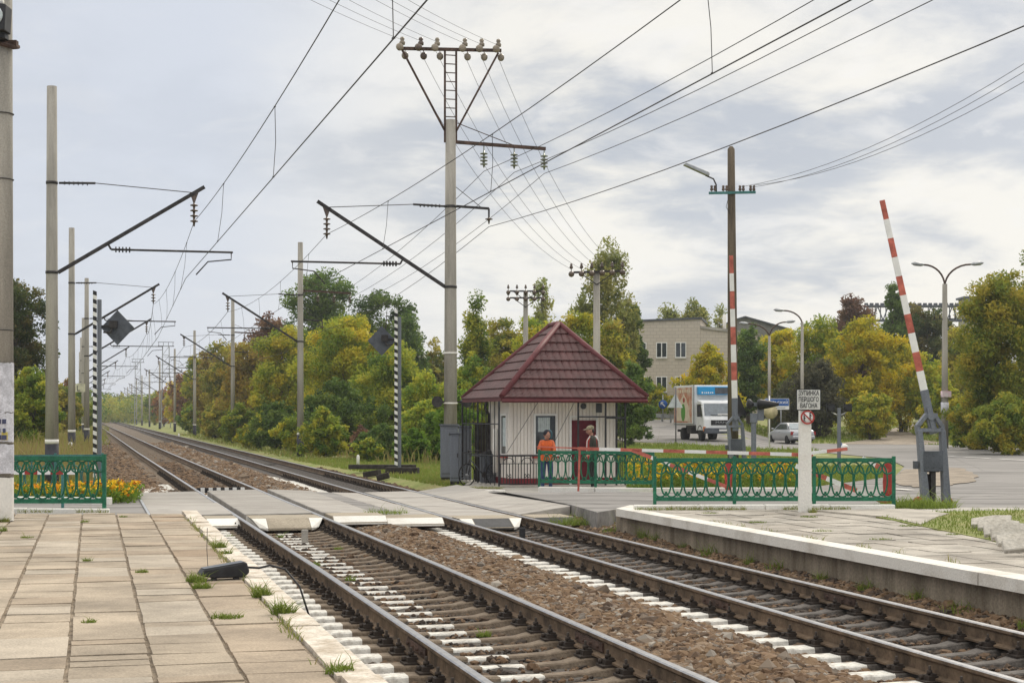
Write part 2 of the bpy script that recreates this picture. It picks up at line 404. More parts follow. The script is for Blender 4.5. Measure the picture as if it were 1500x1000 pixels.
# left asphalt approach, deck panels
mb = MB()
def slab_q(mb, x0, x1, f0, f1, dz=0., th=.22, m=0, zf=deckz):
    P = [(x, Y0(x)+(Y1(x)-Y0(x))*f) for x, f in ((x0, f0), (x1, f0), (x1, f1), (x0, f1))]
    top = [Vector((x, y, zf(x)+dz)) for x, y in P]; bot = [p-Vector((0, 0, th)) for p in top]
    mb.add(top+bot, [(0, 1, 2, 3), (7, 6, 5, 4), (0, 4, 5, 1), (1, 5, 6, 2), (2, 6, 7, 3), (3, 7, 4, 0)], m)
L_app = [Q(u, d) for u, d in [(-700, 28.3), (150, 27.2), (262, 27.4)]]
pl = [Vector((1.02, Y0(1)-2.5, 0)), Vector((1.02, Y1(1), 0)), Vector((-4, Y1(-4)+.4, 0)), Vector((-14, 36, 0)), Vector((-16, 30, 0)), Vector((-7, 28.9, 0)), Vector((1.02, 27.6, 0))]
del pl[0]
mb2 = MB(); mb2.prism([(p.x, p.y) for p in pl], 'z', -.3); tag(mb2.build('road_approach', MT['asphalt'], loc=(0, 0, -.012)), kind='structure')
xs = [(1.06, 2.60, [0, .42, 1]), (2.79, 4.10, [-.02, .2, .62, 1.02]), (4.31, 5.45, [0, .5, 1]), (5.47, 6.0, [.03, .96]), (6.02, 6.74, [.0, .45, 1]), (6.93, 8.23, [-.02, .35, .7, 1]), (8.45, 9.6, [0, .5, 1])]
for k, (a, b, fs) in enumerate(xs):
    for i in range(len(fs)-1):
        slab_q(mb, a, b, fs[i]+.0015, fs[i+1]-.0015, dz=random.uniform(-.012, .008), m=(0 if k != 3 else 1) if random.random() < .75 else 2)
o = mb.build('crossing_deck', [mat('crossing panel', (.355, .332, .302), .88, col2=(.27, .245, .22), scale=1.4, bump=.35, bscale=9, space='World', aniso=(4, 1, 1), lo=.42, hi=.72), MT['asphalt'], mat('crossing panel worn', (.31, .29, .262), .88, col2=(.23, .21, .19), scale=1.4, bump=.35, bscale=9, space='World', aniso=(4, 1, 1), lo=.4, hi=.7)], bevel=.012); tag(o, kind='structure')
mb = MB()
for x in (1.035,): mb.add([(x-.025, Y0(x)-.3, .012), (x+.025, Y0(x)-.3, .012), (x+.025, Y1(x), .012), (x-.025, Y1(x), .012)], [(0, 1, 2, 3)])
tag(mb.build('deck_edge_rail', MT['steel']), kind='structure')
# --- ballast bed
def S1(y): return itp(y, [20, 85, 285, 700], [0, -.42, -1.2, -2.6])
BX = [.2, 1.3, 2.0, 4.8, 5.5, 6.2, 6.5, 8.8, 9.5, 10.4, 10.6]
def zb(x, y):
    z = itp(x, BX, [-.64, -.34, -.275, -.275, -.235, -.38, -.425, -.425, -.43, -.64, -.66])
    if y < 30 and x < 2.2: z = max(z, -.30)
    if y < 31 and x > 8.85: z = itp(x, [8.85, 9.1, 9.45, 9.6], [-.42, -.40, -.32, -.30])
    elif y < 38 and x > 8.85: z = itp(x, [8.85, 9.3, 9.9, 10.6], [-.42, -.27, -.16, -.13])
    return z
ys = np.concatenate([np.arange(6, 32, .12), np.arange(32, 90, .5), np.geomspace(91, 900, 70)])
bx = np.arange(.2, 10.61, .13)
V = []
for y in ys:
    for x in bx:
        n = noise.noise(Vector((x*2.2, y*2.2, 0)))*.03+noise.noise(Vector((x*9, y*9, 3)))*.018 if y < 90 else 0
        V.append((x+S1(y)*sst(5.6, 4.6, x), y, zb(x, y)+n))
nb = len(bx); Fq = np.array([(i*nb+j, i*nb+j+1, (i+1)*nb+j+1, (i+1)*nb+j) for i in range(len(ys)-1) for j in range(nb-1)])
me = np_mesh('ballast_bed', np.array(V), Fq, [M_ball, M_oil], smooth=True)
mi = np.array([1 if (6.5 < bx[j] < 8.75) or (2.5 < bx[j] < 4.4 and ys[i] < 32) else 0 for i in range(len(ys)-1) for j in range(nb-1)], np.int32)
me.polygons.foreach_set('material_index', mi)
tag(obj_from('ballast_bed', me), kind='structure')
# --- loose ballast stones
bm = bmesh.new(); bmesh.ops.create_icosphere(bm, subdivisions=1, radius=1); ico = np.array([v.co[:] for v in bm.verts]); icf = np.array([[v.index for v in f.verts] for f in bm.faces]); bm.free()
def stones(name, areas, m, seed):
    r = np.random.default_rng(seed); P = []; T = []; Rr = []
    for (x0, x1, y0, y1, dens, t0, t1, avoid, s) in areas:
        n = int((x1-x0)*(y1-y0)*dens); X = r.uniform(x0, x1, n); Y = y0+(y1-y0)*r.uniform(0, 1, n)**1.15
        if avoid:
            ph = (Y-9.0) % .55; ok = ~((np.minimum(ph, .55-ph) < .155) & (np.abs(X-avoid) < 1.36)); X, Y = X[ok], Y[ok]
        rr = s*np.exp(r.normal(0, .32, len(X)))
        for x, y, q in zip(X, Y, rr):
            P.append((x+S1(y)*sst(5.6, 4.6, x), y, zb(x, y)+q*.35+noise.noise(Vector((x*2.2, y*2.2, 0)))*.03)); Rr.append(q)
        T.append(r.uniform(t0, t1, len(X)))
    P = np.array(P); Rr = np.array(Rr); T = np.concatenate(T); n = len(P)
    sh = ico[None]*(1+r.uniform(-.28, .28, (n, 12, 1)))*np.stack([r.uniform(.75, 1.3, n), r.uniform(.75, 1.3, n), r.uniform(.5, .9, n)], 1)[:, None]
    a = r.uniform(0, 6.28, n); ca, sa = np.cos(a)[:, None], np.sin(a)[:, None]
    b = r.uniform(-.5, .5, n); cb, sb = np.cos(b)[:, None], np.sin(b)[:, None]
    x, y, z = sh[..., 0], sh[..., 1], sh[..., 2]; y, z = y*cb-z*sb, y*sb+z*cb; x, y = x*ca-y*sa, x*sa+y*ca
    Vv = np.stack([x, y, z], -1)*Rr[:, None, None]+P[:, None]
    Ff = icf[None]+(np.arange(n)*12)[:, None, None]
    return np_mesh(name, Vv.reshape(-1, 3), Ff.reshape(-1, 3), m, np.repeat(T, 12))
M_stone = attr_mat('ballast stone', [(0, (.035, .029, .025)), (.2, (.065, .05, .04)), (.42, (.13, .082, .05)), (.62, (.18, .115, .068)), (.8, (.22, .15, .092)), (.95, (.185, .16, .135)), (1, (.36, .32, .27))], .92)
me = stones('ballast_stones', [(4.75, 6.28, 8.5, 31.5, 950, .25, 1, 0, .026), (4.75, 6.28, 8.5, 20, 300, .25, 1, 0, .034), (2.75, 4.15, 8.5, 31, 230, .05, .55, 3.436, .024), (4.15, 4.8, 8.5, 31, 500, .2, .8, 3.436, .028),
    (1.72, 2.65, 8.5, 31, 240, .1, .55, 3.436, .024), (6.1, 6.75, 8.5, 33, 560, .25, .85, 7.58, .028), (6.8, 8.3, 10, 33, 420, .0, .5, 7.58, .027), (8.3, 9.5, 10, 33, 620, .12, .9, 7.58, .028), (8.9, 9.5, 9, 30, 500, .2, .85, 0, .027), (9.0, 10.6, 29.5, 34.5, 420, .3, 1, 0, .03),
    (4.6, 6.3, 42.5, 70, 180, .3, 1, 0, .04), (.4, 2.4, 42.5, 75, 120, .2, .9, 0, .045), (.4, 2.4, 75, 130, 40, .2, .9, 0, .06), (4.6, 6.3, 70, 130, 60, .3, 1, 0, .055), (2.8, 4.1, 42.5, 90, 70, .2, .7, 0, .045), (8.7, 9.8, 45, 70, 120, .05, .6, 0, .04)], M_stone, 5)
tag(obj_from('ballast_stones', me), kind='stuff', label='loose brown crushed stones lying between and beside the rails', cat='gravel')
# --- the two tracks
RP = [(-.0375, -.01), (-.028, 0), (.028, 0), (.0375, -.01), (.0375, -.036), (.011, -.058), (.011, -.148), (.075, -.163), (.075, -.18), (-.075, -.18), (-.075, -.163), (-.011, -.148), (-.011, -.058), (-.0375, -.036)]
def rail_mesh(x0, z0, shift, org):
    yy = [4, 12, 20, 26, 31, 38, 46, 55, 65, 75, 85, 110, 140, 180, 230, 285, 350, 430, 520, 620, 760]
    mb = MB(); k = len(RP); vs = [Vector((x0+(S1(y) if shift else 0)+a, y, z0+b-(.0 if y < 150 else 0))) for y in yy for a, b in RP]
    for i in range(len(yy)-1):
        for j in range(k):
            mb.v and None
            mb_f = (i*k+j, i*k+(j+1) % k, (i+1)*k+(j+1) % k, (i+1)*k+j)
            mb.f.append(mb_f); mb.m.append(1 if j in (0, 1, 2) else 0); mb.sm.append(False)
    mb.v = [tuple(v) for v in vs]
    return mb
def sleeper_mesh(paint):
    sec = [(-1.35, -.035, .13), (-1.27, -.005, .14), (-.98, 0, .15), (-.62, 0, .145), (-.45, -.035, .12), (-.25, -.05, .11), (.1, -.05, .11), (.45, -.035, .12), (.62, 0, .145), (.98, 0, .15), (1.27, -.005, .14), (1.35, -.035, .13)]
    cuts = sorted(set([s[0] for s in sec]+[c for ab in paint for c in ab]))
    mb = MB(); xs_ = [s[0] for s in sec]; n = len(cuts)
    for x in cuts:
        z = itp(x, xs_, [s[1] for s in sec]); w = itp(x, xs_, [s[2] for s in sec]); j = random.uniform(-.004, .004)
        mb.v += [(x, -w, z-.16), (x, -w+.035, z-.012+j), (x, -w+.05, z+j), (x, w-.05, z), (x, w-.035, z-.012), (x, w, z-.16)]
    for i in range(n-1):
        c = (cuts[i]+cuts[i+1])/2; mm = 1 if any(a < c < b for a, b in paint) else 0
        for j in range(5): mb.f.append((i*6+j, i*6+j+1, i*6+6+j+1, i*6+6+j)); mb.m.append(mm); mb.sm.append(False)
    mb.f += [(0, 1, 2, 3, 4, 5), tuple(range((n-1)*6, n*6))]; mb.m += [0, 0]; mb.sm += [False]*2
    return mb
M_slp = mat('sleeper concrete', (.235, .185, .135), .92, col2=(.12, .09, .065), scale=4, bump=.6, bscale=40)
M_slp2 = mat('oily sleeper concrete', (.15, .132, .118), .85, col2=(.06, .053, .048), scale=4, bump=.6, bscale=40)
M_wslp = mat('whitewashed sleeper', (.66, .64, .59), .9, col2=(.26, .22, .18), scale=6, bump=.5, bscale=30, lo=.47, hi=.7)
M_fast = mat('greasy fastening', (.055, .042, .034), .75, .2, var=.3, scale=20)
def fastening_mesh():
    mb = MB(); mb.box((0, 0, .008), (.36, .19, .018))
    for s in (-1, 1):
        mb.box((s*.10, 0, .035), (.09, .12, .045)); mb.box((s*.085, 0, .062), (.05, .09, .02))
        mb.cyl((s*.105, 0, .05), (s*.105, 0, .135), .013, n=6); mb.cyl((s*.105, 0, .068), (s*.105, 0, .098), .026, n=6)
        mb.cyl((s*.155, .05, .015), (s*.155, .05, .055), .02, n=6)
    return mb
def lblk(mb): return mb
def make_track(xc, z0, shift, lab, paint_near, sl_mat, painted_from, painted_to):
    org = (xc, 31, z0); t = thing('railway_track', lab, 'railway track', org, group='railway tracks through the crossing')
    for s in (-1, 1):
        o = rail_mesh(xc+s*.76, z0, shift, org).build('rail', [MT['railside'], MT['railtop']], t, origin=org); o.location = (0, 0, 0)
        for yj in ((13.6, 25.0) if xc < 5 else (17.3, 27.5)):
            j = MB(); j.box((s*.76-.02, yj-31, -.1), (.022, .8, .075)); j.box((s*.76+.02, yj-31, -.1), (.022, .8, .075))
            for q in (-.3, -.1, .1, .3): j.cyl((s*.76-.055, yj-31+q, -.1), (s*.76+.055, yj-31+q, -.1), .016, n=6)
            j.build('joint_bar', MT['rust'], o)
    A = sleeper_mesh(paint_near).mesh('sleeper', [sl_mat, M_wslp]); B = sleeper_mesh([]).mesh('sleeper', [sl_mat])
    fm = fastening_mesh().mesh('fastening', M_fast)
    yy = [9+.55*i for i in range(400)]; yy = [y for y in yy if y < Y0(xc)-.6 or y > Y1(xc)+.3]
    for i, y in enumerate(yy[:100]):
        me = A if painted_from < y < painted_to else B
        o = obj_from('sleeper', me, t, (S1(y) if shift else 0, y-31, -.2)); o.location.x += random.uniform(-.015, .015); o.rotation_euler = (0, 0, R(random.uniform(-.9, .9)))
        if y < 60:
            for s in (-1, 1): obj_from('fastening', fm, o, (s*.76, 0, 0))
    mb = MB()
    for y in yy[100:]: mb.box((S1(y) if shift else 0, y-31, -.27), (2.7, .24, .14))
    tag(mb.build('sleeper', sl_mat, t), kind='stuff')
    return t
make_track(3.436, 0., True, 'nearer railway track with white painted sleeper ends beside the left platform', [(-1.35, -1.03), (-.27, .10)], M_slp, 0, 50.5)
make_track(7.58, -.15, False, 'farther railway track with dark oily sleepers beside the right platform', [(-1.3, -.93), (-.12, .02)], M_slp2, 0, 56)
# white painted ballast patches beyond the deck
mb = MB()
for (x0, x1, y0, y1, z) in [(1.35, 2.15, 42.3, 49.5, -.2), (2.85, 3.55, 42.2, 47.5, -.19), (5.95, 6.5, 45, 59, -.30)]:
    n = 24; vs = []; 
    for i in range(n+1):
        y = y0+(y1-y0)*i/n; e = .12*noise.noise(Vector((y*2, x0, 0)))
        vs += [(x0+S1(y)*(x0 < 5)+e, y, zb(x0, y)+.055), (x1+S1(y)*(x0 < 5)+e*.5, y, zb(x1, y)+.06)]
    mb.add(vs, [(2*i, 2*i+1, 2*i+3, 2*i+2) for i in range(n)])
tag(mb.build('whitewashed_ballast', M_wslp), kind='structure')
# --- left platform
PLZ, PLX = .25, 1.69
def dend(x): return (26.9-x*ST)/CT
mb = MB()
M_sand = mat('joint grit', (.31, .25, .185), .95, var=.25, scale=8, bump=.8, bscale=60)
edge = [(PLX-.24, 2), (PLX-.24, dend(PLX-.24)), (-9, dend(-9)), (-9, 2)]
mb.prism(edge, 'z', .9, 3, c=(0, 0, PLZ-.018-.9))
cols = [PLX-.24-.03-.53*k for k in range(20)]
for k in range(19):
    xb, xa = cols[k], cols[k+1]+.03
    y = 2+random.random()*.4
    while True:
        ln = random.choice([.5, .5, .5, .5, 1., .5, .25]); y1 = y+ln; lim = dend(xa)-.02
        if y1 > lim: y1 = lim
        if y1-y > .1:
            dz = random.uniform(-.006, .005); g = .007
            j = [random.uniform(-.006, .006) for _ in range(4)]
            top = [(xa+j[0], y+g+j[1], PLZ+dz+j[0]*.6), (xb+j[1], y+g+j[2], PLZ+dz+j[1]*.6), (xb+j[2], y1-g+j[2], PLZ+dz+j[2]*.6), (xa+j[3], y1-g+j[1], PLZ+dz+j[3]*.6)]
            vs = top+[(a, b, c-.05) for a, b, c in top]
            mb.add(vs, [(0, 1, 2, 3), (0, 4, 5, 1), (1, 5, 6, 2), (2, 6, 7, 3), (3, 7, 4, 0)], random.choice([1, 1, 0, 2]) if xb > .9 else random.choice([0, 0, 0, 1, 4]))
        y = y1
        if y >= lim-.01: break
# white edge stones
y = 2.
while y < 28.2:
    y1 = min(y+random.uniform(.9, 1.6), 28.2)
    w = random.uniform(-.015, .015)
    mb.box((PLX-.115+w, (y+y1)/2, PLZ-.04+random.uniform(-.006, .006)), (.235+random.uniform(-.02, .015), y1-y-.014, .11), 5, rz=R(random.uniform(-.4, .4)))
    y = y1
mb.box((PLX-.1, 15, PLZ-.5), (.1, 26, .78), 6)
M_s2 = mat('paving slab ochre', (.365, .292, .215), .88, var=.2, scale=1.1, bump=.3, bscale=55); M_s3 = mat('paving slab brown', (.32, .24, .165), .88, var=.22, scale=1.2, bump=.3, bscale=55); M_s4 = mat('paving slab pale', (.42, .36, .285), .88, var=.16, scale=1.2, bump=.3, bscale=55)
M_edge = mat('worn whitewash edge', (.64, .58, .50), .9, col2=(.36, .29, .21), scale=3.6, bump=.4, bscale=40, lo=.42, hi=.68)
tag(mb.build('platform', [MT['slab'], M_s2, M_s3, M_sand, M_s4, M_edge, MT['concrete']]), kind='structure')
# --- right platform
mb = MB(); PZ = .15; PX = 9.33
def dend2(x): return (31.0-x*ST)/CT
mb.prism([(PX+.2, 4), (PX+.2, 29.2), (PX+.6, 29.9), (PX+.6, dend2(PX+.6)), (30, dend2(30)), (30, 4)], 'z', .8, 1, c=(0, 0, PZ-.822))
y = 4.
while y < 28.6:
    y1 = min(y+3.0, 28.7)
    mb.box((PX+.17+random.uniform(-.006, .006), (y+y1)/2, PZ-.065), (.34, y1-y-.012, .14), 0)
    y = y1
mb.prism([(PX, 28.72), (PX+.34, 28.72), (PX+.9, 29.6), (PX+.62, 29.75)], 'z', .14, 0, c=(0, 0, PZ-.137))
M_g1 = mat('grey paving', (.40, .365, .315), .9, var=.2, scale=1.2, bump=.3, bscale=50); M_g2 = mat('grey paving dark', (.345, .31, .265), .9, var=.2, scale=1.2, bump=.3, bscale=50)
for k in range(6):
    xa = PX+.36+k*.5; y = 4+random.random()*.5
    while y < 33:
        y1 = y+random.choice([.5, .5, 1.]); lim = min(dend2(xa+.5)-.05, 29.0+k*.6)
        y1 = min(y1, lim)
        if y1-y > .1:
            dz = random.uniform(-.008, .006)
            top = [(xa+.01, y+.01, PZ+dz), (xa+.485, y+.01, PZ+dz+random.uniform(-.006, .006)), (xa+.485, y1-.01, PZ+dz), (xa+.01, y1-.01, PZ+dz)]
            mb.add(top+[(a, b, c-.05) for a, b, c in top], [(0, 1, 2, 3), (0, 4, 5, 1), (1, 5, 6, 2), (2, 6, 7, 3), (3, 7, 4, 0)], random.choice([2, 2, 3]))
        y = y1
        if y >= lim-.01: break
M_plw = mat('stained retaining wall', (.29, .245, .185), .92, col2=(.13, .105, .075), scale=3, bump=.5, bscale=30, streak=True)
mb.box((PX+.17, 16.6, PZ-.45), (.08, 25, .62), 4)
M_cop = mat('limewashed coping', (.66, .63, .575), .88, col2=(.46, .42, .36), scale=1.8, bump=.3, bscale=40, lo=.48, hi=.75, fine=.05)
tag(mb.build('platform', [M_cop, MT['concrete'], M_g1, M_g2, M_plw]), kind='structure')
# lawn and concrete strip behind the right platform
lawn = [Q(u, 2400*(1.853-.16)/(v-609)) for u, v in [(1262, 752), (1340, 750), (1420, 748), (1560, 746), (1900, 760), (1900, 860), (1560, 822), (1500, 801)]]
mb = MB(); mb.prism([(p.x, p.y) for p in lawn], 'z', .05, c=(0, 0, .115)); tag(mb.build('lawn', M_grass), kind='structure')
strip = [Q(u, 2400*(1.853-.17)/(v-609)) for u, v in [(1190, 747), (1330, 745), (1390, 752), (1372, 757), (1350, 768), (1300, 757)]]
mb = MB(); mb.prism([(p.x, p.y) for p in strip], 'z', .06, c=(0, 0, .118)); tag(mb.build('concrete_strip', M_g1), kind='structure')
# ================================================================== MASTS, POLES, WIRES
def insul(mb, p, dirv, n=4, r=.12, step=.14, m=0):
    """string of insulator discs from p along dirv"""
    d = Vector(dirv).normalized(); p = Vector(p)
    Mx = d.to_track_quat('Z', 'Y').to_matrix()
    prof = [(.02, 0)]
    for i in range(n):
        z = .06+i*step; prof += [(.03, z), (r, z+.03), (r*.95, z+.055), (.04, z+.07)]
    prof += [(.02, .1+n*step)]
    mb.lathe(prof, p, 12, m, Mx)
    return p+d*(.1+n*step)
M_band = mat('black mast base', (.045, .045, .055), .8, var=.3, scale=3)
def mast(name, lab, u, d, side, zt=11.6, cant=True, upper=None, lower=None, reach=4.4, grp='concrete masts carrying the overhead line', detail=True, base=None, r0=.2, xs=None):
    p = Q(u, d); b = terr(p.x, p.y) if base is None else base
    t = thing(name, lab, 'mast', (p.x, p.y, b), 0, grp); h = zt-b; s = side
    n = 16 if d < 130 else 10
    mb = MB(); mb.tube([(0, 0, -.3), (0, 0, h)], [r0, r0*.72], n); mb.build('pole', MT['pole'], t)
    mb = MB(); rz = lambda z: r0-(r0*.28)*(z/h)+.004
    mb.tube([(0, 0, -.3), (0, 0, 1.25)], [r0+.004, rz(1.25)], n); mb.build('painted_base', M_band, t)
    if detail:
        mb = MB(); mb.tube([(0, 0, 1.25), (0, 0, 1.38)], [rz(1.25)+.002, rz(1.38)+.002], n); mb.build('white_band', MT['white'], t)
        for z in (6.1-b, 8.75-b): MB().tube([(0, 0, z-.04), (0, 0, z+.04)], rz(z)+.012, n).build('clamp', MT['dark'], t)
    if cant:
        zb_, ze = 6.1-b, 8.78-b; e = Vector((s*reach, 0, ze))
        mb = MB(); mb.bar((s*.18, 0, zb_), e, .075, .11); mb.build('strut', MT['dark'], t)
        f = .93; q = Vector((s*reach*f, 0, zb_+(ze-zb_)*f))
        mb = MB(); mb.tube([(s*1.25, 0, 8.78-b), q], .014, 5); mb.build('tie_rod', MT['wire'], t)
        mb = MB(); mb.tube([(s*.2, 0, 8.75-b), (s*1.25, 0, 8.78-b)], .035, 6)
        for i in range(6): mb.tube([(s*(.35+i*.13), 0, 8.755-b), (s*(.38+i*.13), 0, 8.756-b)], .055, 8)
        mb.build('tie_insulator', MT['dark'], t)
        mb = MB(); mb.prism([(-.13, 0), (.13, 0), (.02, -.32), (-.02, -.32)], 'y', .03, c=(q.x, -.015, q.z)); end = insul(mb, q+Vector((0, 0, -.28)), (0, 0, -1), 4 if d < 80 else 3, .12, .16); mb.build('insulator_string', MT['porc'], t)
        g = .36; a = Vector((s*reach*g, 0, zb_+(ze-zb_)*g-.06)); zz_ = 6.82-b
        mb = MB(); mb.tube([a, (a.x+s*.1, 0, zz_)], .03, 6); mb.tube([(a.x+s*.1, 0, zz_), (s*(reach+.85), 0, zz_)], .032, 6)
        for i in range(5): mb.tube([(a.x+s*(.22+i*.1), 0, zz_), (a.x+s*(.26+i*.1), 0, zz_)], .085, 8)
        mb.tube([(s*(reach+.8), 0, zz_), (s*(reach+.8), 0, zz_-.22), (s*(reach+.1), 0, zz_-.30), (s*(reach-.25), 0, 6.12-b)], .02, 6)
        mb.build('steady_arm', MT['dark'], t)
    if upper:
        z, ln, ni, mi = upper; z -= b
        mb = MB(); mb.bar((-s*.1, 0, z+.1), (-s*ln, 0, z), .08, .11); mb.tube([(-s*.15, 0, z+.75), (-s*ln*.68, 0, z+.05)], .015, 5); mb.build('feeder_bracket', MT['rust'], t)
        for i in range(3):
            mb = MB(); x = -s*(ln-.05-1.02*i*ln/3.2); mb.tube([(x, 0, z), (x, 0, z-.22)], .02, 5); insul(mb, (x, 0, z-.15), (0, 0, -1), ni, .13, .115); mb.build('insulator', mi, t)
    if lower:
        z, ln = lower; z -= b
        mb = MB(); mb.bar((0, 0, z+.05), (-s*ln, 0, z), .06, .08); mb.bar((-s*ln, 0, z), (-s*ln, 0, z-.3), .05); mb.tube([(-s*.15, 0, z+.7), (-s*ln*.8, 0, z+.03)], .012, 5); mb.build('lower_bracket', MT['dark'], t)
        mb = MB(); insul(mb, (-s*ln, 0, z-.25), (0, 0, -1), 1, .13, .16); mb.build('insulator', MT['porc'], t)
    return t
RM = [(660, 54), (440, 93.5), (341, 140), (285, 190), (256, 242), (234, 296), (219, 350), (208, 400), (200, 452), (193, 505), (187, 560)]
LM = [(76, 48.5), (105, 85), (127, 116), (122, 163), (119, 204), (117, 250), (119, 300), (122, 350)]
ordn = ['', 'second', 'third', 'fourth', 'fifth', 'sixth', 'seventh', 'eighth', 'ninth', 'tenth', 'eleventh']
main_mast = mast('catenary_mast', 'tall concrete mast with ladder and wide insulator crossarm beside the grey cabinets', 660, 54, -1, 11.6, upper=(10.78, 3.25, 4, MT['glassins']), lower=(8.72, 1.3), r0=.235)
for i, (u, d) in enumerate(RM[1:], 1):
    lab = 'concrete mast with cantilever right of the rails, %s one counted from the cabinets' % ordn[i] if i > 1 else 'concrete mast with black base standing alone on the grass before the yellow trees'
    mast('catenary_mast', lab, u, d, -1, 11.75, upper=(8.9, 2.9, 3, MT['porc']) if d < 320 else None, lower=(7.3, 1.25) if d < 250 else None, detail=d < 320, reach=4.4)
for i, (u, d) in enumerate(LM):
    lab = ['thick concrete mast left of the rails, nearest with a long slanted strut', 'concrete mast left of the rails with a round white number on its black base', 'concrete mast with short tie rod just left of the striped post'][i] if i < 3 else 'concrete mast left of the rails, %s one counted from the platform' % ordn[i]
    mast('catenary_mast', lab, u, d, 1, 11.6, detail=d < 320, reach=4.45)
# number plates on the second left mast
p = Q(105, 85); t2 = [o for o in C.objects if o.get('label', '').startswith('concrete mast left of the rails with a round')][0]; b = t2.location.z
mb = MB(); mb.lathe([(.12, -.215), (.12, -.222)], (0, 0, .55), 16, 0, Matrix.Rotation(R(90), 3, 'X') @ Matrix.Identity(3)); 
Mx = Matrix.Rotation(-TH, 3, 'Z') @ Matrix.Rotation(R(90), 3, 'X')
mb = MB(); mb.lathe([(.001, .215), (.14, .215), (.14, .225), (.001, .225)], (0, 0, .62), 18, 0, Mx); mb.build('number_disc', MT['white'], t2)
mb = text_mb('3', .2, Matrix.Translation((-.228*ST, -.228*CT, .62)) @ Mx.to_4x4()); mb.build('number', MT['black'], t2)
mb = MB(); Mz = Matrix.Rotation(-TH, 3, 'Z'); mb.box(Mz @ Vector((.5, -.2, 3.55)), (.5, .03, .42), M=Mz); mb.build('plate', mat('cream plate', (.6, .58, .42), .6), t2)
mb = MB(); mb.bar(Mz @ Vector((.35, -.22, 3.42)), Mz @ Vector((.35, -.22, 3.68)), .03); mb.bar(Mz @ Vector((.35, -.22, 3.42)), Mz @ Vector((.5, -.22, 3.42)), .03); mb.build('mark', MT['black'], t2)
# ---- the tall mast's top frame
b = main_mast.location.z; zz0 = 11.6-b
mb = MB()
for x in (-.19, .19): mb.bar((x, 0, zz0-.75), (x, 0, 13.95-b), .06, .06)
for i in range(8): mb.bar((-.19, 0, zz0+.1+i*.29), (.19, 0, zz0+.1+i*.29), .03, .03)
mb.build('ladder_frame', MT['rust'], main_mast)
mb = MB(); mb.bar((-1.68, 0, 13.86-b), (1.72, 0, 13.98-b), .09, .1); mb.build('crossarm', MT['rust'], main_mast)
mb = MB(); mb.bar((-1.62, 0, 13.82-b), (-.2, 0, zz0-.35), .06); mb.bar((1.62, 0, 13.9-b), (.2, 0, zz0-.35), .06); mb.build('brace', MT['rust'], main_mast)
TOPX = [-1.62, -1.0, -.45, .48, 1.05, 1.62]
for x in TOPX:
    mb = MB(); z = 13.92-b+x*.035
    mb.cyl((x, 0, z), (x, 0, z+.22), .016, n=6); mb.lathe([(.02, .1), (.09, .12), (.10, .2), (.05, .26), (.08, .29), (.06, .36), (.01, .38)], (x, -.02, z), 10)
    mb.sphere((x-.1, -.12, z+.02), (.13, .1, .13), 10, 6); mb.sphere((x+.12, .12, z-.2), (.12, .1, .13), 10, 6); mb.tube([(x+.12, .12, z-.02), (x+.12, .12, z-.2)], .02, 5)
    mb.build('insulator', MT['porc'] if int(x*100) % 3 else mat('cream porcelain', (.3, .25, .19), .3, var=.2), main_mast)
for z in (2.55, 4.2):
    mb = MB(); mb.tube([(0, 0, z-.03), (0, 0, z+.03)], .24, 16); mb.build('strap', MT['white'], main_mast)
for s in (-1, 1):
    mb = MB(); mb.bar((s*.2, 0, 2.6), (s*.45, -.05, 2.6), .05); mb.tube([(s*.42, .15, 2.6), (s*.46, -.1, 2.6), (s*.5, -.26, 2.6)], [.08, .11, .19], 12); mb.build('loudspeaker', MT['dark'], main_mast)
# ---- overhead lines
def sag(a, b, s, n=14):
    a, b = Vector(a), Vector(b)
    return [a.lerp(b, i/n)-Vector((0, 0, 4*s*(i/n)*(1-i/n))) for i in range(n+1)]
def catenary(name, lab, sup, zc, shift_x=0.):
    t = thing(name, lab, 'overhead line', (sup[0][0], sup[0][1], zc), group='overhead lines over the tracks')
    o0 = Vector(t.location); mw, cw = MB(), MB()
    for i in range(len(sup)-1):
        a, b = Vector(sup[i]), Vector(sup[i+1]); zig = .25*(-1)**i
        P = sag(a, b, .5 if i < 6 else .3, 18); r = .009 if i < 2 else .014
        mw.tube([p-o0 for p in P], r, 5, cap=False)
        ca, cb = Vector((a.x+zig, a.y, zc)), Vector((b.x-zig, b.y, zc)); K = [ca.lerp(cb, j/6) for j in range(7)]
        cw.tube([p-o0 for p in K], r*1.05, 5, cap=False)
        if i < 6:
            for f in (1/9, 3/9, 5/9, 7/9):
                j = int(round(f*18)); q = P[j]; k = ca.lerp(cb, f); m_ = q.lerp(k, .5)+Vector((.03, .02, 0))
                dr = MB().tube([q-o0, q.lerp(m_, .04)-o0, m_-o0, m_.lerp(k, .96)-o0, k-o0], [.025, .006, .006, .006, .025], 4)
                dr.build('dropper', MT['wire'], t)
    mw.build('messenger_wire', MT['wire'], t); cw.build('contact_wire', MT['wire'], t)
    return t
supL = [(3.2, 1.5, 7.75)]+[(Q(u, d).x+4.14, Q(u, d).y, 7.72) for u, d in LM]
supR = [(7.5, 2.5, 7.75)]+[(Q(u, d).x-4.1, Q(u, d).y, 7.72) for u, d in RM]
catenary('overhead_line', 'contact wire and messenger wire hung over the nearer track', supL, 6.0)
catenary('overhead_line', 'contact wire and messenger wire hung over the farther track', supR, 6.14)
def wire(lab, pts, r=.012, grp='feeder wires on the mast brackets', name='wire'):
    mb = MB(); o = Vector(pts[0]); mb.tube([Vector(p) for p in pts], r, 5, cap=False); w = mb.build(name, MT['wire'], origin=o)
    return tag(w, lab, 'wire', grp)
mm = main_mast.location
names = ['outermost', 'middle', 'innermost']
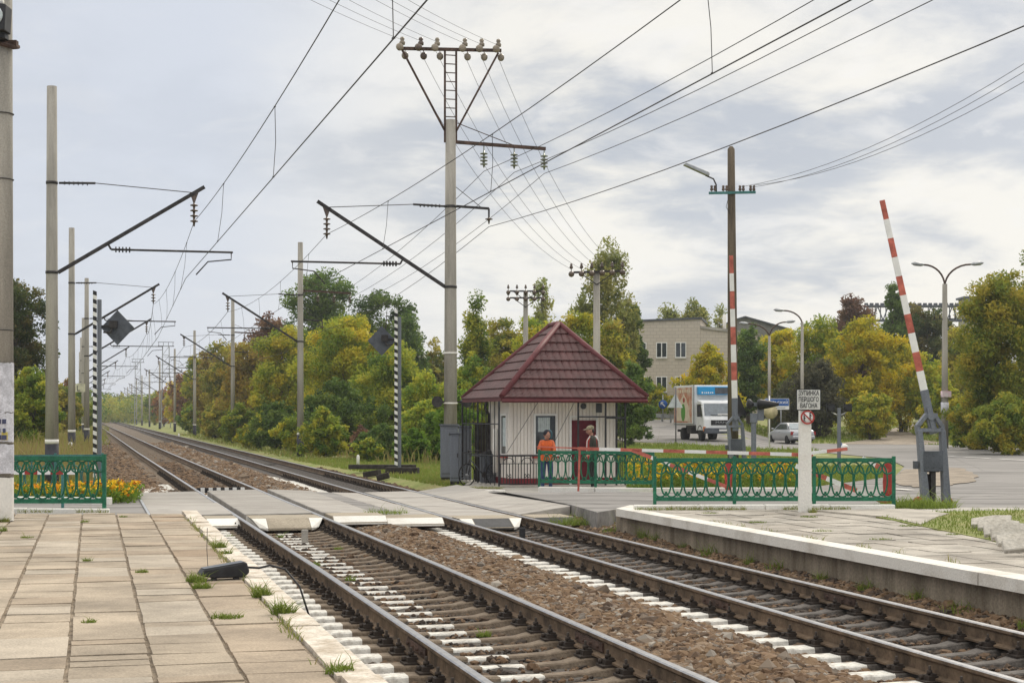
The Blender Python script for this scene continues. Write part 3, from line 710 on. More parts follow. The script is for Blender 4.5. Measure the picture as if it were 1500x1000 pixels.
for k in range(3):
    ln = 3.25; dx = ln-.05-1.02*k*ln/3.2
    P = sag((mm.x+dx, mm.y-55, 10.0), (mm.x+dx, mm.y, 9.95), .65, 16)
    for i in range(5):
        u, d = RM[i]; u2, d2 = RM[i+1]; a, b = Q(u, d), Q(u2, d2); f = 2.9/3.25
        za = 9.95 if i == 0 else 8.2
        P += sag((a.x+dx*(1 if i == 0 else f), a.y, za), (b.x+dx*f, b.y, 8.2), .5, 10)[1:]
    wire('feeder wire on the %s insulator of the three hanging beside the tall mast' % names[k], P, .010)
P = sag((mm.x+1.3, mm.y-55, 7.8), (mm.x+1.3, mm.y, 8.12), .6, 16)
for i in range(4):
    a, b = Q(*RM[i]), Q(*RM[i+1]); P += sag((a.x+1.28, a.y, 8.12 if i == 0 else 6.75), (b.x+1.28, b.y, 6.75), .5, 10)[1:]
wire('thick low wire on the small lower bracket of the tall mast', P, .011)
# ---- other poles
def crossarm_pole(lab, u, d, ztop, half, n, double=False, r=.15, tilt=.0, zoff=.05):
    p = Q(u, d); b = terr(p.x, p.y); t = thing('utility_pole', lab, 'pole', (p.x, p.y, b), -TH, 'utility poles behind the guard hut')
    h = ztop-b; MB().tube([(0, 0, -.3), (0, 0, h)], [r*1.2, r*.9], 12).build('pole', MT['pole'], t)
    for k in range(2 if double else 1):
        z = h-zoff-k*.4; mb = MB(); mb.bar((-half, -r, z-tilt), (half, -r, z+tilt), .07, .09); mb.bar((-half*.7, -r, z), (0, -r, z-.55), .04); mb.bar((half*.7, -r, z), (0, -r, z-.55), .04); mb.build('crossarm', MT['dark'], t)
        for i in range(n):
            x = -half+.06+(2*half-.12)*i/(n-1); zi = z+tilt*x/half
            mb = MB(); mb.cyl((x, -r, zi), (x, -r, zi+.3), .016, n=6); mb.lathe([(.02, .15), (.07, .17), (.075, .25), (.04, .3), (.06, .33), (.01, .4)], (x, -r, zi), 8)
            mb.sphere((x, -r-.12, zi-.08), .13, 10, 6); mb.build('insulator', MT['porc'] if n > 4 else MT['white'], t)
    return t, p, h
cp, cpp, ch = crossarm_pole('grey pole with six dark insulators rising behind the hut roof', 874, 70, 8.05, 1.15, 6, tilt=.04)
for z in (.75, .95, 1.15, 1.35): pass
crossarm_pole('thin pole with two rows of pale insulators behind the left roof slope', 770, 98, 9.35, 1.1, 5, double=True)
crossarm_pole('small distant pole showing over the bushes left of the tall mast', 614, 150, 7.4, .5, 3, r=.13)
for i, x in enumerate(TOPX):
    e = Vector((-1.09+2.18*i/5, -.15, 0)); e.rotate(Matrix.Rotation(-TH, 3, 'Z'))
    lab = ['leftmost', 'second', 'third', 'fourth', 'fifth', 'rightmost'][i]
    wire('%s of six thin wires dropping from the tall mast to the pole behind the hut' % lab, sag((mm.x+x, mm.y+.15, 13.85), (cpp.x+e.x, cpp.y+e.y, 8.1), 1.1), .007, 'thin wires from the tall mast')
    q = W([455, 490, 545, 600, 640, 690][i]-330, -165-[20, 20, 15, 10, 0, -10][i], 36)
    wire('%s of six thin wires rising to the upper left from the tall mast' % lab, sag((mm.x+x, mm.y-.15, 14.1), q, .25), .006, 'thin wires from the tall mast')
# wood pole with lamp
p = Q(1071, 59); b = terr(p.x, p.y); wt = thing('wooden_pole', 'tall dark wooden pole with a street lamp arm above the barrier', 'pole', (p.x, p.y, b), -TH)
h = 11.45-b; MB().tube([(0.08, 0, -.3), (0, 0, h), (0, 0, h+.1)], [.205, .13, .06], 12).build('pole', MT['wood'], wt)
za = 9.85-b; mb = MB(); mb.bar((-.82, -.14, za), (.86, -.14, za+.03), .07, .09); mb.build('crossarm', MT['teal'], wt)
for x in (-.72, -.6, -.3, -.18, .3, .42, .68, .8):
    mb = MB(); mb.cyl((x, -.14, za), (x, -.14, za+.14), .012, n=6); mb.lathe([(.03, .08), (.055, .1), (.055, .16), (.035, .2), (.05, .22), (.045, .27), (.01, .28)], (x, -.14, za), 8); mb.build('insulator', MT['porc'], wt)
mb = MB(); mb.tube([(-.55, -.14, za), (-.56, -.16, za+.3), (-.66, -.2, za+.5), (-.95, -.25, za+.62)], .028, 8); mb.tube([(-.1, -.12, za-.1), (-.2, -.14, za-.5), (-.05, -.15, za-.75)], .01, 5); mb.build('lamp_arm', MT['dark'], wt)
mb = MB(); Mx = Matrix.Rotation(R(24), 3, 'Y'); mb.prism([(-.95, -.02), (-.9, .09), (0, .11), (.05, .05), (.05, -.03)], 'y', .26, c=(-.88, -.38, za+.62), M=Mx); mb.build('lamp_head', MT['steel'], wt, bevel=.02)
wp = wt.location
for k, (zv, u, v) in enumerate([(.28, 1540, 96), (.2, 1540, 80), (.24, 1540, 68)]):
    x = [.8, .68, .42][k]; s_ = Vector((x, -.14, 0)); s_.rotate(Matrix.Rotation(-TH, 3, 'Z'))
    wire(['lowest', 'middle', 'highest'][k]+' of three sagging wires running right from the wooden pole', sag((wp.x+s_.x, wp.y+s_.y, wp.z+za+zv), W(u, v, 40), .55), .008, 'sagging wires of the wooden pole')
# street lamps
def lamp_head(t, c, ax, ln=.75):
    mb = MB(); a = Vector(ax).normalized(); c = Vector(c)
    mb.tube([c, c+a*ln*.25, c+a*ln*.75, c+a*ln], [.04, .11, .12, .03], 10); mb.build('lamp_head', MT['steel'], t)
def street_lamp(lab, u, d, ztop, arms, r=.13, ztree=None):
    p = Q(u, d); b = terr(p.x, p.y); t = thing('street_lamp', lab, 'street lamp', (p.x, p.y, b), -TH, 'street lamps by the road')
    h = ztop-b; MB().tube([(0, 0, -.2), (0, 0, h-1.2)], [r*1.25, r*.85], 12).build('pole', MT['pole'], t)
    for s, ln, rise in arms:
        c = [(0, 0, h-1.35)]+[(s*ln*(1-math.cos(k/8*1.57)), 0, h-1.35+1.35*rise*math.sin(k/8*1.57)) for k in range(1, 9)]
        mb = MB(); mb.tube(c, .055, 8); mb.build('arm', MT['rust'], t)
        lamp_head(t, c[-1], (s, 0, .12*rise))
    return t
tw = street_lamp('tall street lamp with two curved arms and papers pasted on its pole', 1384, 95, 10.7, [(-1, 1.2, .93), (1, 1.5, .95)], .17)
hb = tw.location.z
mb = MB(); mb.bar((-.7, -.05, 7.5), (.7, -.05, 7.55), .05)
for x in (-.6, -.3, .3, .6): mb.cyl((x, -.05, 7.5), (x, -.05, 7.75), .03, n=6)
mb.build('crossarm', MT['dark'], tw)
mb = MB(); mb.tube([(0, 0, 3.0), (0, 0, 3.35)], .235, 14); mb.box((.06, -.1, 3.18), (.5, .3, .34)); mb.build('poster', mat('pink white poster', (.7, .42, .5), .8, col2=(.75, .72, .72), scale=2), tw)
mb = MB(); mb.tube([(0, 0, 2.1), (0, 0, 2.7)], .228, 14); mb.build('notice', MT['paper'], tw)
street_lamp('slim street lamp with one arm to the left above the white platform sign', 1175, 120, 9.9, [(-1, 1.35, .75)], .12)
street_lamp('slim street lamp with a short arm to the right near the blue town sign', 1127, 126, 9.2, [(1, 1.25, .9), (-1, 1.6, .8)], .12)
# lattice floodlight towers far along the line
for lab, u, d, h in [('distant lattice floodlight tower beyond the masts, the taller one', 243, 330, 16.5), ('distant lattice floodlight tower beyond the masts, the shorter one', 202, 420, 16.2)]:
    p = Q(u, d); t = thing('lattice_tower', lab, 'tower', (p.x, p.y, -.6), group='lattice floodlight towers'); mb = MB()
    for sx_ in (-.9, .9):
        for sy in (-.9, .9): mb.bar((sx_, sy, 0), (sx_*.7, sy*.7, h), .12)
    for k in range(9):
        z0, z1 = h*k/9, h*(k+1)/9; w0, w1 = .9-.27*k/9, .9-.27*(k+1)/9
        for sy in (-1, 1): mb.bar((-w0, sy*w0, z0), (w1, sy*w1, z1), .07); mb.bar((-w1, sy*w1, z1), (w1, sy*w1, z1), .07)
    mb.build('lattice', MT['steel'], t)
    mb = MB(); mb.bar((-1.6, 0, h), (1.6, 0, h), .15); mb.bar((-1.6, 0, h+.8), (1.6, 0, h+.8), .1)
    for x in (-1.4, -.5, .5, 1.4): mb.bar((x, 0, h), (x, 0, h+.8), .08)
    mb.build('floodlight_gallery', MT['dark'], t)
# near pole on the platform with floodlight and posters
p = Q(2, 25, .25); t = thing('concrete_pole', 'near concrete pole at the left edge with pasted notices and a floodlight', 'pole', p, -TH)
MB().tube([(0, 0, -.3), (0, 0, 12)], [.185, .15], 20).build('pole', MT['pole'], t)
for z in (.9, 2.9, 5.2, 6.2): MB().tube([(0, 0, z), (0, 0, z+.012)], .187, 20).build('joint', MT['dark'], t)
mb = MB(); mb.tube([(0, 0, 7.22), (0, 0, 7.3)], .178, 20); mb.tube([(-.15, -.18, 7.3), (.1, -.22, 7.22), (.22, -.1, 7.2), (.24, .05, 7.24)], .035, 8); mb.box((.2, -.05, 7.26), (.12, .12, .1)); mb.build('clamp', MT['rust'], t)
mb = MB(); mb.prism([(-.42, 0), (.2, -.03), (.22, .36), (-.4, .45)], 'y', .32, c=(0, -.5, 7.40)); mb.box((-.02, -.25, 7.36), (.36, .2, .16)); mb.build('floodlight', MT['black'], t, bevel=.012)
mb = MB(); mb.lathe([(.001, 0), (.15, 0), (.15, .02), (.12, .035), (.05, .02), (.001, .02)], (.03, -.5, 7.59), 20, 0, Matrix.Rotation(R(90), 3, 'X')); mb.build('floodlight_lens', MT['lens'], t)
mb = MB(); mb.lathe([(.001, 0), (.06, 0), (.06, .1), (.03, .12), (.001, .12)], (.05, -.2, 7.86), 12, 0, Matrix.Rotation(R(90), 3, 'X')); mb.build('small_lamp', MT['white'], t)
r2 = random.Random(3)
for z0, z1, m_ in [(1.65, 2.42, MT['paper']), (1.2, 1.66, MT['paper']), (.72, 1.18, MT['paper']), (.0, .68, MT['white'])]:
    mb = MB(); n = 14; vs = []
    for i in range(n+1):
        a = R(180+30)+R(150)*i/n; e = .19+.006*r2.random()
        for z in (z0+.02*r2.random(), z1-.02*r2.random()): vs.append((e*math.cos(a), e*math.sin(a), z))
    mb.add(vs, [(2*i, 2*i+2, 2*i+3, 2*i+1) for i in range(n)]); mb.add([(v[0]*.97, v[1]*.97, v[2]) for v in vs], [(2*i, 2*i+1, 2*i+3, 2*i+2) for i in range(n)])
    mb.build('notice', m_, t)
mb = MB()
for z, w in [(1.52, .1), (1.38, .07), (1.28, .12)]:
    for k in range(3): a = R(255+k*22); mb.box((.2*math.cos(a), .2*math.sin(a), z), (w*.6, .008, .07), rz=a+R(90))
mb.build('notice_print', mat('dark print', (.08, .09, .16), .8), t)
mb = MB(); mb.box((.1, -.165, 1.3), (.09, .012, .12), rz=R(30)); mb.build('notice_strip', mat('yellow paper', (.6, .5, .12), .8), t)
# striped posts with lozenge panels
M_bw = None
def striped_post(lab, u, d, ztop, s, base):
    p = Q(u, d); t = thing('striped_post', lab, 'signal post', (p.x, p.y, base), -TH, 'black and white striped posts with lozenge panels'); h = ztop-base
    mb = MB(); n = int(h/.135)
    for i in range(n):
        z0, z1 = h*i/n, h*(i+1)/n; k = .045
        for (xa, xb, y, sg) in ((-.13, -.01, -.06, 1),):
            mb.prism([(xa, z0+k*sg), (xb, z0), (xb, z1), (xa, z1+k*sg)], 'y', .03, i % 2, c=(0, y-.03, 0))
    mb.build('striped_board', [MT['wpaint'], MT['black']], t)
    mb = MB(); mb.box((.06, 0, h/2-.1), (.12, .1, h-.3)); mb.build('post', MT['grey'], t)
    mb = MB(); w = .54; mb.prism([(-w, 0), (0, -w*1.05), (w, 0), (0, w*1.05)], 'y', .025, c=(s*.62, .08, h-1.15)); mb.build('lozenge_panel', MT['dgrey'], t)
    mb = MB(); mb.box((s*.5, .0, h-1.05), (.26, .14, .24)); mb.tube([(s*.5, -.02, h-1.15), (s*.42, -.06, h-1.32), (s*.2, -.03, h-1.3)], .035, 8); mb.bar((0, .04, h-1.1), (s*.6, .04, h-1.1), .05); mb.build('signal_lamp', MT['dark'], t)
striped_post('black and white striped post with dark lozenge, left of the rails', 143, 52.8, 5.85, 1, -.15)
striped_post('black and white striped post with dark lozenge, on timbers in front of the yellow trees', 583, 62, 5.85, -1, -.3)
# ================================================================== GUARD HUT
A = Q(735, 45.); hz = -.12
hut = thing('guard_hut', 'small cream guard hut with burgundy metal tile roof and dark porch bars', 'hut', (A.x, A.y, hz))
EZ = 2.34-hz; RZ = 4.47-hz; EL, ED = 4.21, 4.9
def hp(u, y):  # local x on the plane y (local) seen at pixel column u
    k = (u-750)/F; Y = A.y+y
    return (k*CT*Y+ST*Y)/(CT-k*ST)-A.x
wx0, wx1, wy0, wy1 = hp(747, .9), hp(903, .9), .9, 3.4
# walls with planks
def plank_wall(mb, p0, p1, z0, z1, step=.1):
    p0, p1 = Vector(p0), Vector(p1); n = max(1, int((p1-p0).length/step)); d = (p1-p0)/n; nn = Vector((d.y, -d.x)).normalized()
    pts = []
    for i in range(n):
        a = p0+d*i; b = p0+d*(i+1); e = d.normalized()*.011
        pts += [a+nn*.014+e, b+nn*.014-e, b-e*.55-nn*.012, b+e*.0-nn*.012]
    pts = [p0]+pts
    k = len(pts); vs = [(p.x, p.y, z0) for p in pts]+[(p.x, p.y, z1) for p in pts]
    mb.add(vs, [(i, i+1, k+i+1, k+i) for i in range(k-1)])
mb = MB()
for a, b in [((wx0, wy0), (wx1, wy0)), ((wx0, wy1), (wx0, wy0)), ((wx1, wy0), (wx1, wy1)), ((wx1, wy1), (wx0, wy1))]: plank_wall(mb, a, b, .22, EZ-.02)
mb.build('wall', MT['siding'], hut)
mb = MB(); mb.box(((wx0+wx1)/2, (wy0+wy1)/2, .12), (wx1-wx0+.05, wy1-wy0+.05, .2)); mb.build('plinth', mat('burgundy plinth', (.20, .022, .03), .7, var=.2), hut)
mb = MB(); mb.box((EL/2, 2.4, .01), (EL+.2, 4.9, .06)); mb.build('floor', MT['concrete'], hut)
# roof
def slope(mb, e0, e1, r0, r1, rows=8):
    e0, e1, r0, r1 = map(Vector, (e0, e1, r0, r1)); w = (e1-e0).length; nx = int(w/.025)
    nr = (e1-e0).cross(r0-e0).normalized(); ax_ = (e1-e0).normalized()
    if nr.z < 0: nr = -nr
    vs = []; lev = [(k+f)/rows for k in range(rows) for f in (0, .02, .35, .7, .985)]+[1.]
    for s in lev:
        k = min(int(s*rows+1e-6), rows-1); fr = s*rows-k if s < 1 else .99
        for i in range(nx+1):
            t = i/nx; q = e0.lerp(e1, t).lerp(r0.lerp(r1, t), s); wv = abs(math.sin((q-e0).dot(ax_)*math.pi/.2))**.7
            s2 = s-(.010*wv if fr < .03 and 0 < s < 1 else 0)
            p = e0.lerp(e1, t).lerp(r0.lerp(r1, t), s2)
            vs.append(p+nr*((0 if fr == 0 and s > 0 else   .042*(1-fr))+.036*wv))
    n = len(lev)
    mb.add(vs, [(j*(nx+1)+i, j*(nx+1)+i+1, (j+1)*(nx+1)+i+1, (j+1)*(nx+1)+i) for j in range(n-1) for i in range(nx)], 0, False)
c = [(0, 0, EZ), (EL, 0, EZ), (EL, ED, EZ), (0, ED, EZ)]; rf, rb = (EL/2+.12, 2.05, RZ), (EL/2+.12, 2.95, RZ)
mb = MB(); slope(mb, c[0], c[1], rf, rf); slope(mb, c[1], c[2], rf, rb); slope(mb, c[2], c[3], rb, rb); slope(mb, c[3], c[0], rb, rf)
roof = mb.build('roof', MT['roof'], hut)
for a, b in [(c[0], rf), (c[1], rf), (c[2], rb), (c[3], rb), (rf, rb)]:
    a, b = Vector(a), Vector(b); mb = MB(); mb.tube([a+Vector((0, 0, .05)), b+Vector((0, 0, .06))], .085, 10); mb.build('ridge_cap', MT['roofedge'], roof)
for a, b in [(0, 1), (1, 2), (2, 3), (3, 0)]:
    p, q = Vector(c[a]), Vector(c[b]); d = (q-p).normalized()*.02
    mb = MB(); mb.bar(p+d-Vector((0, 0, .02)), q-d-Vector((0, 0, .02)), .03, .12); mb.build('fascia', MT['roofedge'], roof)
mb = MB(); mb.box((EL/2, ED/2, EZ-.05), (EL-.1, ED-.1, .02)); mb.build('soffit', MT['siding'], roof)
for (x0, x1, y, n) in [(0, EL, -.04, 0)]:
    mb = MB(); mb.tube([(x0, y, EZ-.07), (x1, y, EZ-.07)], .05, 8); mb.build('gutter', MT['roofedge'], roof)
# front window, side window, door
def window(x0, x1, z0, z1, fx, curtain=0.):
    """fx maps (along, out, z) to local position"""
    f = MB(); t = .06
    for a, b, c0, c1 in [(x0-t, x1+t, z1, z1+t), (x0-t, x1+t, z0-t, z0), (x0-t, x0, z0, z1), (x1, x1+t, z0, z1)]:
        P = [fx(p, o, z) for p in (a, b) for o in (-.02, .05) for z in (c0, c1)]
        f.add(P, [(0, 1, 3, 2), (4, 6, 7, 5), (0, 4, 5, 1), (2, 3, 7, 6), (0, 2, 6, 4), (1, 5, 7, 3)])
    w = f.build('window', MT['wpaint'], hut)
    g = MB(); g.add([fx(x0, .022, z0), fx(x1, .022, z0), fx(x1, .022, z1), fx(x0, .022, z1)], [(0, 1, 2, 3)]); g.build('pane', MT['glass'], w)
    if curtain:
        g = MB(); n = 12; vs = []
        for i in range(n+1):
            x = x0+(x1-x0)*(.12+.6*i/n); o = .028+.004*(i % 2)
            vs += [fx(x, o, z1-(z1-z0)*curtain), fx(x, o, z1-.05)]
        g.add(vs, [(2*i, 2*i+2, 2*i+3, 2*i+1) for i in range(n)]); g.build('curtain', MT['curtain'], w)
    g = MB(); P = [fx(p, o, z) for p in (x0-.1, x1+.1) for o in (-.02, .11) for z in (z0-.11, z0-.065)]
    g.add(P, [(0, 1, 3, 2), (4, 6, 7, 5), (0, 4, 5, 1), (2, 3, 7, 6), (0, 2, 6, 4), (1, 5, 7, 3)]); g.build('sill', MT['red'], w)
fF = lambda a, o, z: Vector((a, wy0-.012-o, z)); fL = lambda a, o, z: Vector((wx0-.012-o, a, z))
window(hp(784, .9), hp(813, .9), .78-hz, 1.86-hz, fF, .42)
window(1.15, 1.75, .78-hz, 1.86-hz, fL, .8)
dx0, dx1 = hp(837, .9), hp(872, .9)
dr = MB()
for i in range(16):
    z0 = .06+i*1.79/16; dr.box(((dx0+dx1)/2, wy0-.03, z0+.056), (dx1-dx0, .045, 1.79/16-.014))
door = dr.build('door', MT['door'], hut)
mb = MB(); mb.box(((dx0+dx1)/2, wy0-.017, .95), (dx1-dx0, .02, 1.8)); mb.build('door_panel', MT['door'], door)
mb = MB(); mb.cyl((dx0+.1, wy0-.05, .98), (dx0+.1, wy0-.1, .98), .015); mb.bar((dx0+.1, wy0-.1, .98), (dx0+.2, wy0-.1, .98), .02); mb.build('handle', MT['steel'], door)
mb = MB()
for x in (dx0-.04, dx1+.04): mb.box((x, wy0-.03, .98), (.06, .06, 1.9))
mb.box(((dx0+dx1)/2, wy0-.03, 1.95), (dx1-dx0+.14, .06, .06)); mb.build('door_frame', MT['wpaint'], hut)
mb = MB(); mb.lathe([(.001, 0), (.085, 0), (.085, .05), (.06, .1), (.001, .11)], (hp(854, .9), wy0-.02, 2.13-hz), 14, 0, Matrix.Rotation(R(90), 3, 'X')); mb.build('wall_lamp', MT['dgrey'], hut)
mb = MB(); mb.box((hp(877, .9), wy0-.02, 2.08-hz), (.17, .03, .26)); mb.build('wall_plate', MT['dgrey'], hut)
# vertical cream corner boards
mb = MB(); mb.box((wx0, wy0, 1.3), (.09, .09, 2.1)); mb.build('corner_board', MT['siding'], hut)
# porch bars
def bar_obj(name, a, b, w=.035): MB().bar(a, b, w).build(name, MT['black'], hut)
bz = EZ-.08
fp = [hp(731, .06), hp(847, .06), hp(887, .06), hp(903, .06), hp(916, .06)]
for x in fp: bar_obj('porch_post', (x, .06, .0), (x, .06, bz), .045)
yb = 4.6
for k in range(9):
    y = .06+yb*(k+1)/9; bar_obj('porch_post' if k in (4, 8) else 'porch_bar', (fp[0], y, 0), (fp[0], y, bz), .045 if k in (4, 8) else .022)
for z in (.87, 1.75): bar_obj('porch_rail', (fp[0], .06, z), (fp[0], yb, z), .03)
bar_obj('porch_rail', (fp[0], .06, .88), (hp(792, .06), .06, .88), .05)
bar_obj('porch_rail', (fp[0], .06, .66), (hp(792, .06), .06, .66), .022)
bar_obj('porch_rail', (fp[0], .06, .1), (hp(792, .06), .06, .1), .03)
bar_obj('porch_rail', (fp[1], .06, 1.95), (fp[3], .06, 1.95), .04)
bar_obj('porch_rail', (fp[2], .06, 1.92), (fp[4], .06, 1.92), .05)
bar_obj('porch_rail', (fp[2], .06, .88), (fp[4], .06, .88), .03)
n = 14
for i in range(n):
    x = fp[0]+(hp(792, .06)-fp[0])*(i+.5)/n; bar_obj('railing_bar', (x, .06, .1), (x, .06, .88 if i % 3 else .66), .02)
for i in range(2):
    x = hp(745+27*i, .06); mb = MB(); mb.tube([(x-.16, .06, .66)]+[(x-.16*math.cos(t), .06, .66+.16*math.sin(t)) for t in np.linspace(0, math.pi, 9)]+[(x+.16, .06, .66)], .012, 5)
    for s in (-1, 1):
        for q in (-1, 1): mb.tube([(x, .06, .32)]+[(x+s*(.02+.05*t), .06, .32+q*(.05*math.sin(t*3))) for t in np.linspace(.1, 1, 7)], .009, 4)
    mb.build('railing_scroll', MT['black'], hut)
for i in range(5):
    x = fp[3]+(fp[4]-fp[3])*(i+.5)/5; bar_obj('railing_bar', (x, .06, .1), (x, .06, 1.92), .018)
for k in range(7):
    y = .06+.4*(k+1); bar_obj('porch_bar', (fp[4], y, .0), (fp[4], y, bz), .022)
for z in (.88, 1.92): bar_obj('porch_rail', (fp[4], .06, z), (fp[4], 2.9, z), .03)
for (u0, z0, u1, z1) in [(742, .95, 789, bz), (812, 1.25, 842, bz)]: bar_obj('stay_wire', (hp(u0, .1), .1, z0), (hp(u1, .1), .1, z1), .012)
mb = MB()
for i in range(5): mb.box((.06+(wx0-.06)*(i+.5)/5, 3.55, .9), ((wx0-.06)/5-.012, .04, 1.75))
mb.build('dark_backing', MT['tar'], hut)  # added dark boards standing in for the dim verandah interior behind the bars
mb = MB(); mb.box((.25, 2.7, .45), (.36, .5, .85)); mb.build('tool_box', MT['dgrey'], hut)
# rainwater pipe
mb = MB(); mb.tube([(.1, 2.2, EZ-.1), (.1, 2.4, EZ-.25), (wx0-.1, 3.0, EZ-.45), (wx0-.1, 3.05, 1.0), (wx0-.1, 3.05, .1)], .045, 8); mb.build('downpipe', MT['dark'], hut)
mb = MB(); mb.cyl((wx0-.16, 1.95, .35), (wx0-.16, 1.95, 1.6), .075); mb.build('vent_pipe', MT['white'], hut)
# forecourt in front of the hut
pad = [Q(u, d) for u, d in [(668, 43.4), (700, 40.6), (790, 40.4), (918, 40.8), (930, 45), (925, 50), (690, 50)]]
mb = MB(); mb.prism([(p.x, p.y) for p in pad], 'z', .12, c=(0, 0, hz-.115)); tag(mb.build('forecourt', MT['concrete']), kind='structure')
# grey cabinets
def cabinet(lab, u0, u1, v0, v1, d, dep, door=True, yaw=0., tilt=True):
    s = d/F; w = (u1-u0)*s; h = (v1-v0)*s; p = W((u0+u1)/2, v1, d); t = thing('equipment_cabinet', lab, 'cabinet', p, -TH+yaw, 'grey trackside cabinets')
    mb = MB(); mb.prism([(0, .02), (dep, .02), (dep, h-.06), (0, h)], 'x', w, c=(-w/2, 0, 0)); mb.build('body', MT['grey'], t, bevel=.012)
    mb = MB(); mb.prism([(-.05, h-.01), (dep+.04, h-.08), (dep+.04, h-.05), (-.05, h+.025)], 'x', w+.06, c=(-w/2-.03, 0, 0)); mb.build('lid', MT['grey'], t)
    if door:
        mb = MB(); mb.box((0, -.012, h*.5), (w*.84, .025, h*.82)); d_ = mb.build('door', MT['grey'], t, bevel=.006)
        mb = MB(); mb.box((w*.3, -.035, h*.55), (.03, .03, .12)); mb.build('handle', MT['dark'], d_)
    mb = MB(); mb.box((0, dep/2, -.02), (w*.92, dep*.9, .1)); mb.build('base', MT['dark'], t)
cabinet('largest grey steel cabinet standing against the tall mast', 645, 671, 622, 700, 51.5, .55)
cabinet('narrow low grey steel cabinet in front of the largest cabinet', 659, 673, 634, 706, 48.6, .25)
cabinet('grey steel cabinet with sloped top next to the porch bars of the hut', 672, 690, 624, 706, 49.6, .5)
# bicycle
def bicycle():
    p = W(684, 711, 46.6); t = thing('bicycle', 'dark bicycle parked behind the left porch bars of the hut', 'bicycle', p, R(30)); Rr = .31
    for x in (0, 1.06):
        mb = MB(); mb.tube([(x+Rr*math.cos(a), 0, Rr+Rr*math.sin(a)) for a in np.linspace(0, 2*math.pi, 33)[:-1]], .02, 6, closed=True); w = mb.build('wheel', MT['rubber'], t)
        for i in range(14):
            a = i*math.pi*2/14; MB().tube([(x, .0, Rr), (x+Rr*.95*math.cos(a), 0, Rr+Rr*.95*math.sin(a))], .003, 4).build('spoke', MT['steel'], w)
        MB().cyl((x, -.05, Rr), (x, .05, Rr), .025).build('hub', MT['steel'], w)
    mb = MB(); bb = (.62, 0, .30); st = (.74, 0, .82); hd = (.18, 0, .86)
    for a, b in [(bb, st), (bb, (.16, 0, .72)), (st, hd), ((1.06, .04, Rr), bb), ((1.06, .04, Rr), st), ((1.06, -.04, Rr), st)]: mb.tube([a, b], .018, 7)
    mb.build('frame', MT['dgrey'], t)
    mb = MB(); mb.tube([(0, .05, Rr), (.1, .05, .62), (.2, 0, .95)], .015, 6); mb.tube([(0, -.05, Rr), (.1, -.05, .62)], .012, 6); mb.build('fork', MT['dark'], t)
    mb = MB(); mb.tube([(.38, -.28, .96), (.22, -.2, 1.0), (.2, 0, .97), (.22, .2, 1.0), (.38, .28, .96)], .014, 6); mb.build('handlebar', MT['dark'], t)
    mb = MB(); mb.tube([(.62, 0, .9), (.75, 0, .91), (.9, 0, .93)], [.03, .06, .09], 8); mb.tube([(.74, 0, .82), (.78, 0, .9)], .015, 6); mb.build('saddle', MT['black'], t)
    mb = MB(); mb.lathe([(.001, 0), (.09, 0), (.09, .01), (.001, .01)], (.62, -.05, .3), 14, 0, Matrix.Rotation(R(90), 3, 'X')); mb.bar((.62, -.06, .3), (.62, -.06, .14), .02); mb.box((.62, -.11, .13), (.09, .09, .025)); mb.build('crank', MT['dark'], t)
    mb = MB(); mb.box((1.1, 0, .72), (.4, .14, .015)); mb.bar((1.2, .05, .72), (1.06, .05, Rr), .012); mb.build('rack', MT['dark'], t)
bicycle()
# ================================================================== FENCES
def fence(lab, u0, u1, d0, d1, z0, h, m, nposts, per=.2, grp='green lattice railings along the road', over=0.):
    a, b = Q(u0, d0, z0), Q(u1, d1, z0); L_ = (b-a).length; rz = math.atan2(b.y-a.y, b.x-a.x)
    t = thing('lattice_fence', lab, 'fence', a, rz, grp)
    mb = MB(); mb.box((L_/2, 0, h-.06), (L_, .035, .075)); mb.build('top_rail', m, t)
    mb = MB(); mb.box((L_/2, 0, .12), (L_, .035, .075)); mb.build('bottom_rail', m, t)
    for i in range(nposts):
        x = L_*i/(nposts-1); mb = MB(); mb.box((x, -.01, h/2-.01), (.06, .055, h+.04)); mb.build('post', m, t)
    mb = MB(); n = int(round(L_/per)); per = L_/n; zt, zb_ = h-.1, .16; H = zt-zb_; r = .0155
    for i in range(n):
        x = per*(i+.5); rr = per*.52
        cz = zt-rr*.98                     # top ring
        mb.tube([(x+rr*math.cos(q), .0, cz+rr*math.sin(q)) for q in np.linspace(0, 2*math.pi, 17)[:-1]], r, 4, closed=True, smooth=False)
        eh = (zt-2*rr+.02-zb_)*.62; ez = zb_+.03+eh  # tall oval hung between the rings
        xo = per*i
        if i > 0: mb.tube([(xo+per*.46*math.cos(q), .004, ez+eh*1.03*math.sin(q)) for q in np.linspace(0, 2*math.pi, 21)[:-1]], r, 4, closed=True, smooth=False)
        mb.tube([(x+rr*.92*math.cos(q), -.004, zb_+rr*.9+rr*.92*math.sin(q)) for q in np.linspace(math.pi, 2*math.pi, 11)], r, 4, smooth=False)
    mb.build('lattice', m, t)
    return t
fence('green lattice railing at the left edge standing on a white kerb', -60, 153, 27.6, 27.6, .30, .90, MT['green'], 2, .185)
fence('faded teal railing behind the left flower bed', -60, 150, 36.5, 37.4, .02, .98, MT['teal'], 4, .3)
fence('green lattice railing in front of the guard hut and the two people', 790, 957, 41.4, 40.6, .08, .92, MT['green'], 3, .2)
ff = fence('long green lattice railing on the right platform end, behind the white sign post', 959, 1309, 30.3, 30.3, .2, .90, MT['green'], 4, .21)
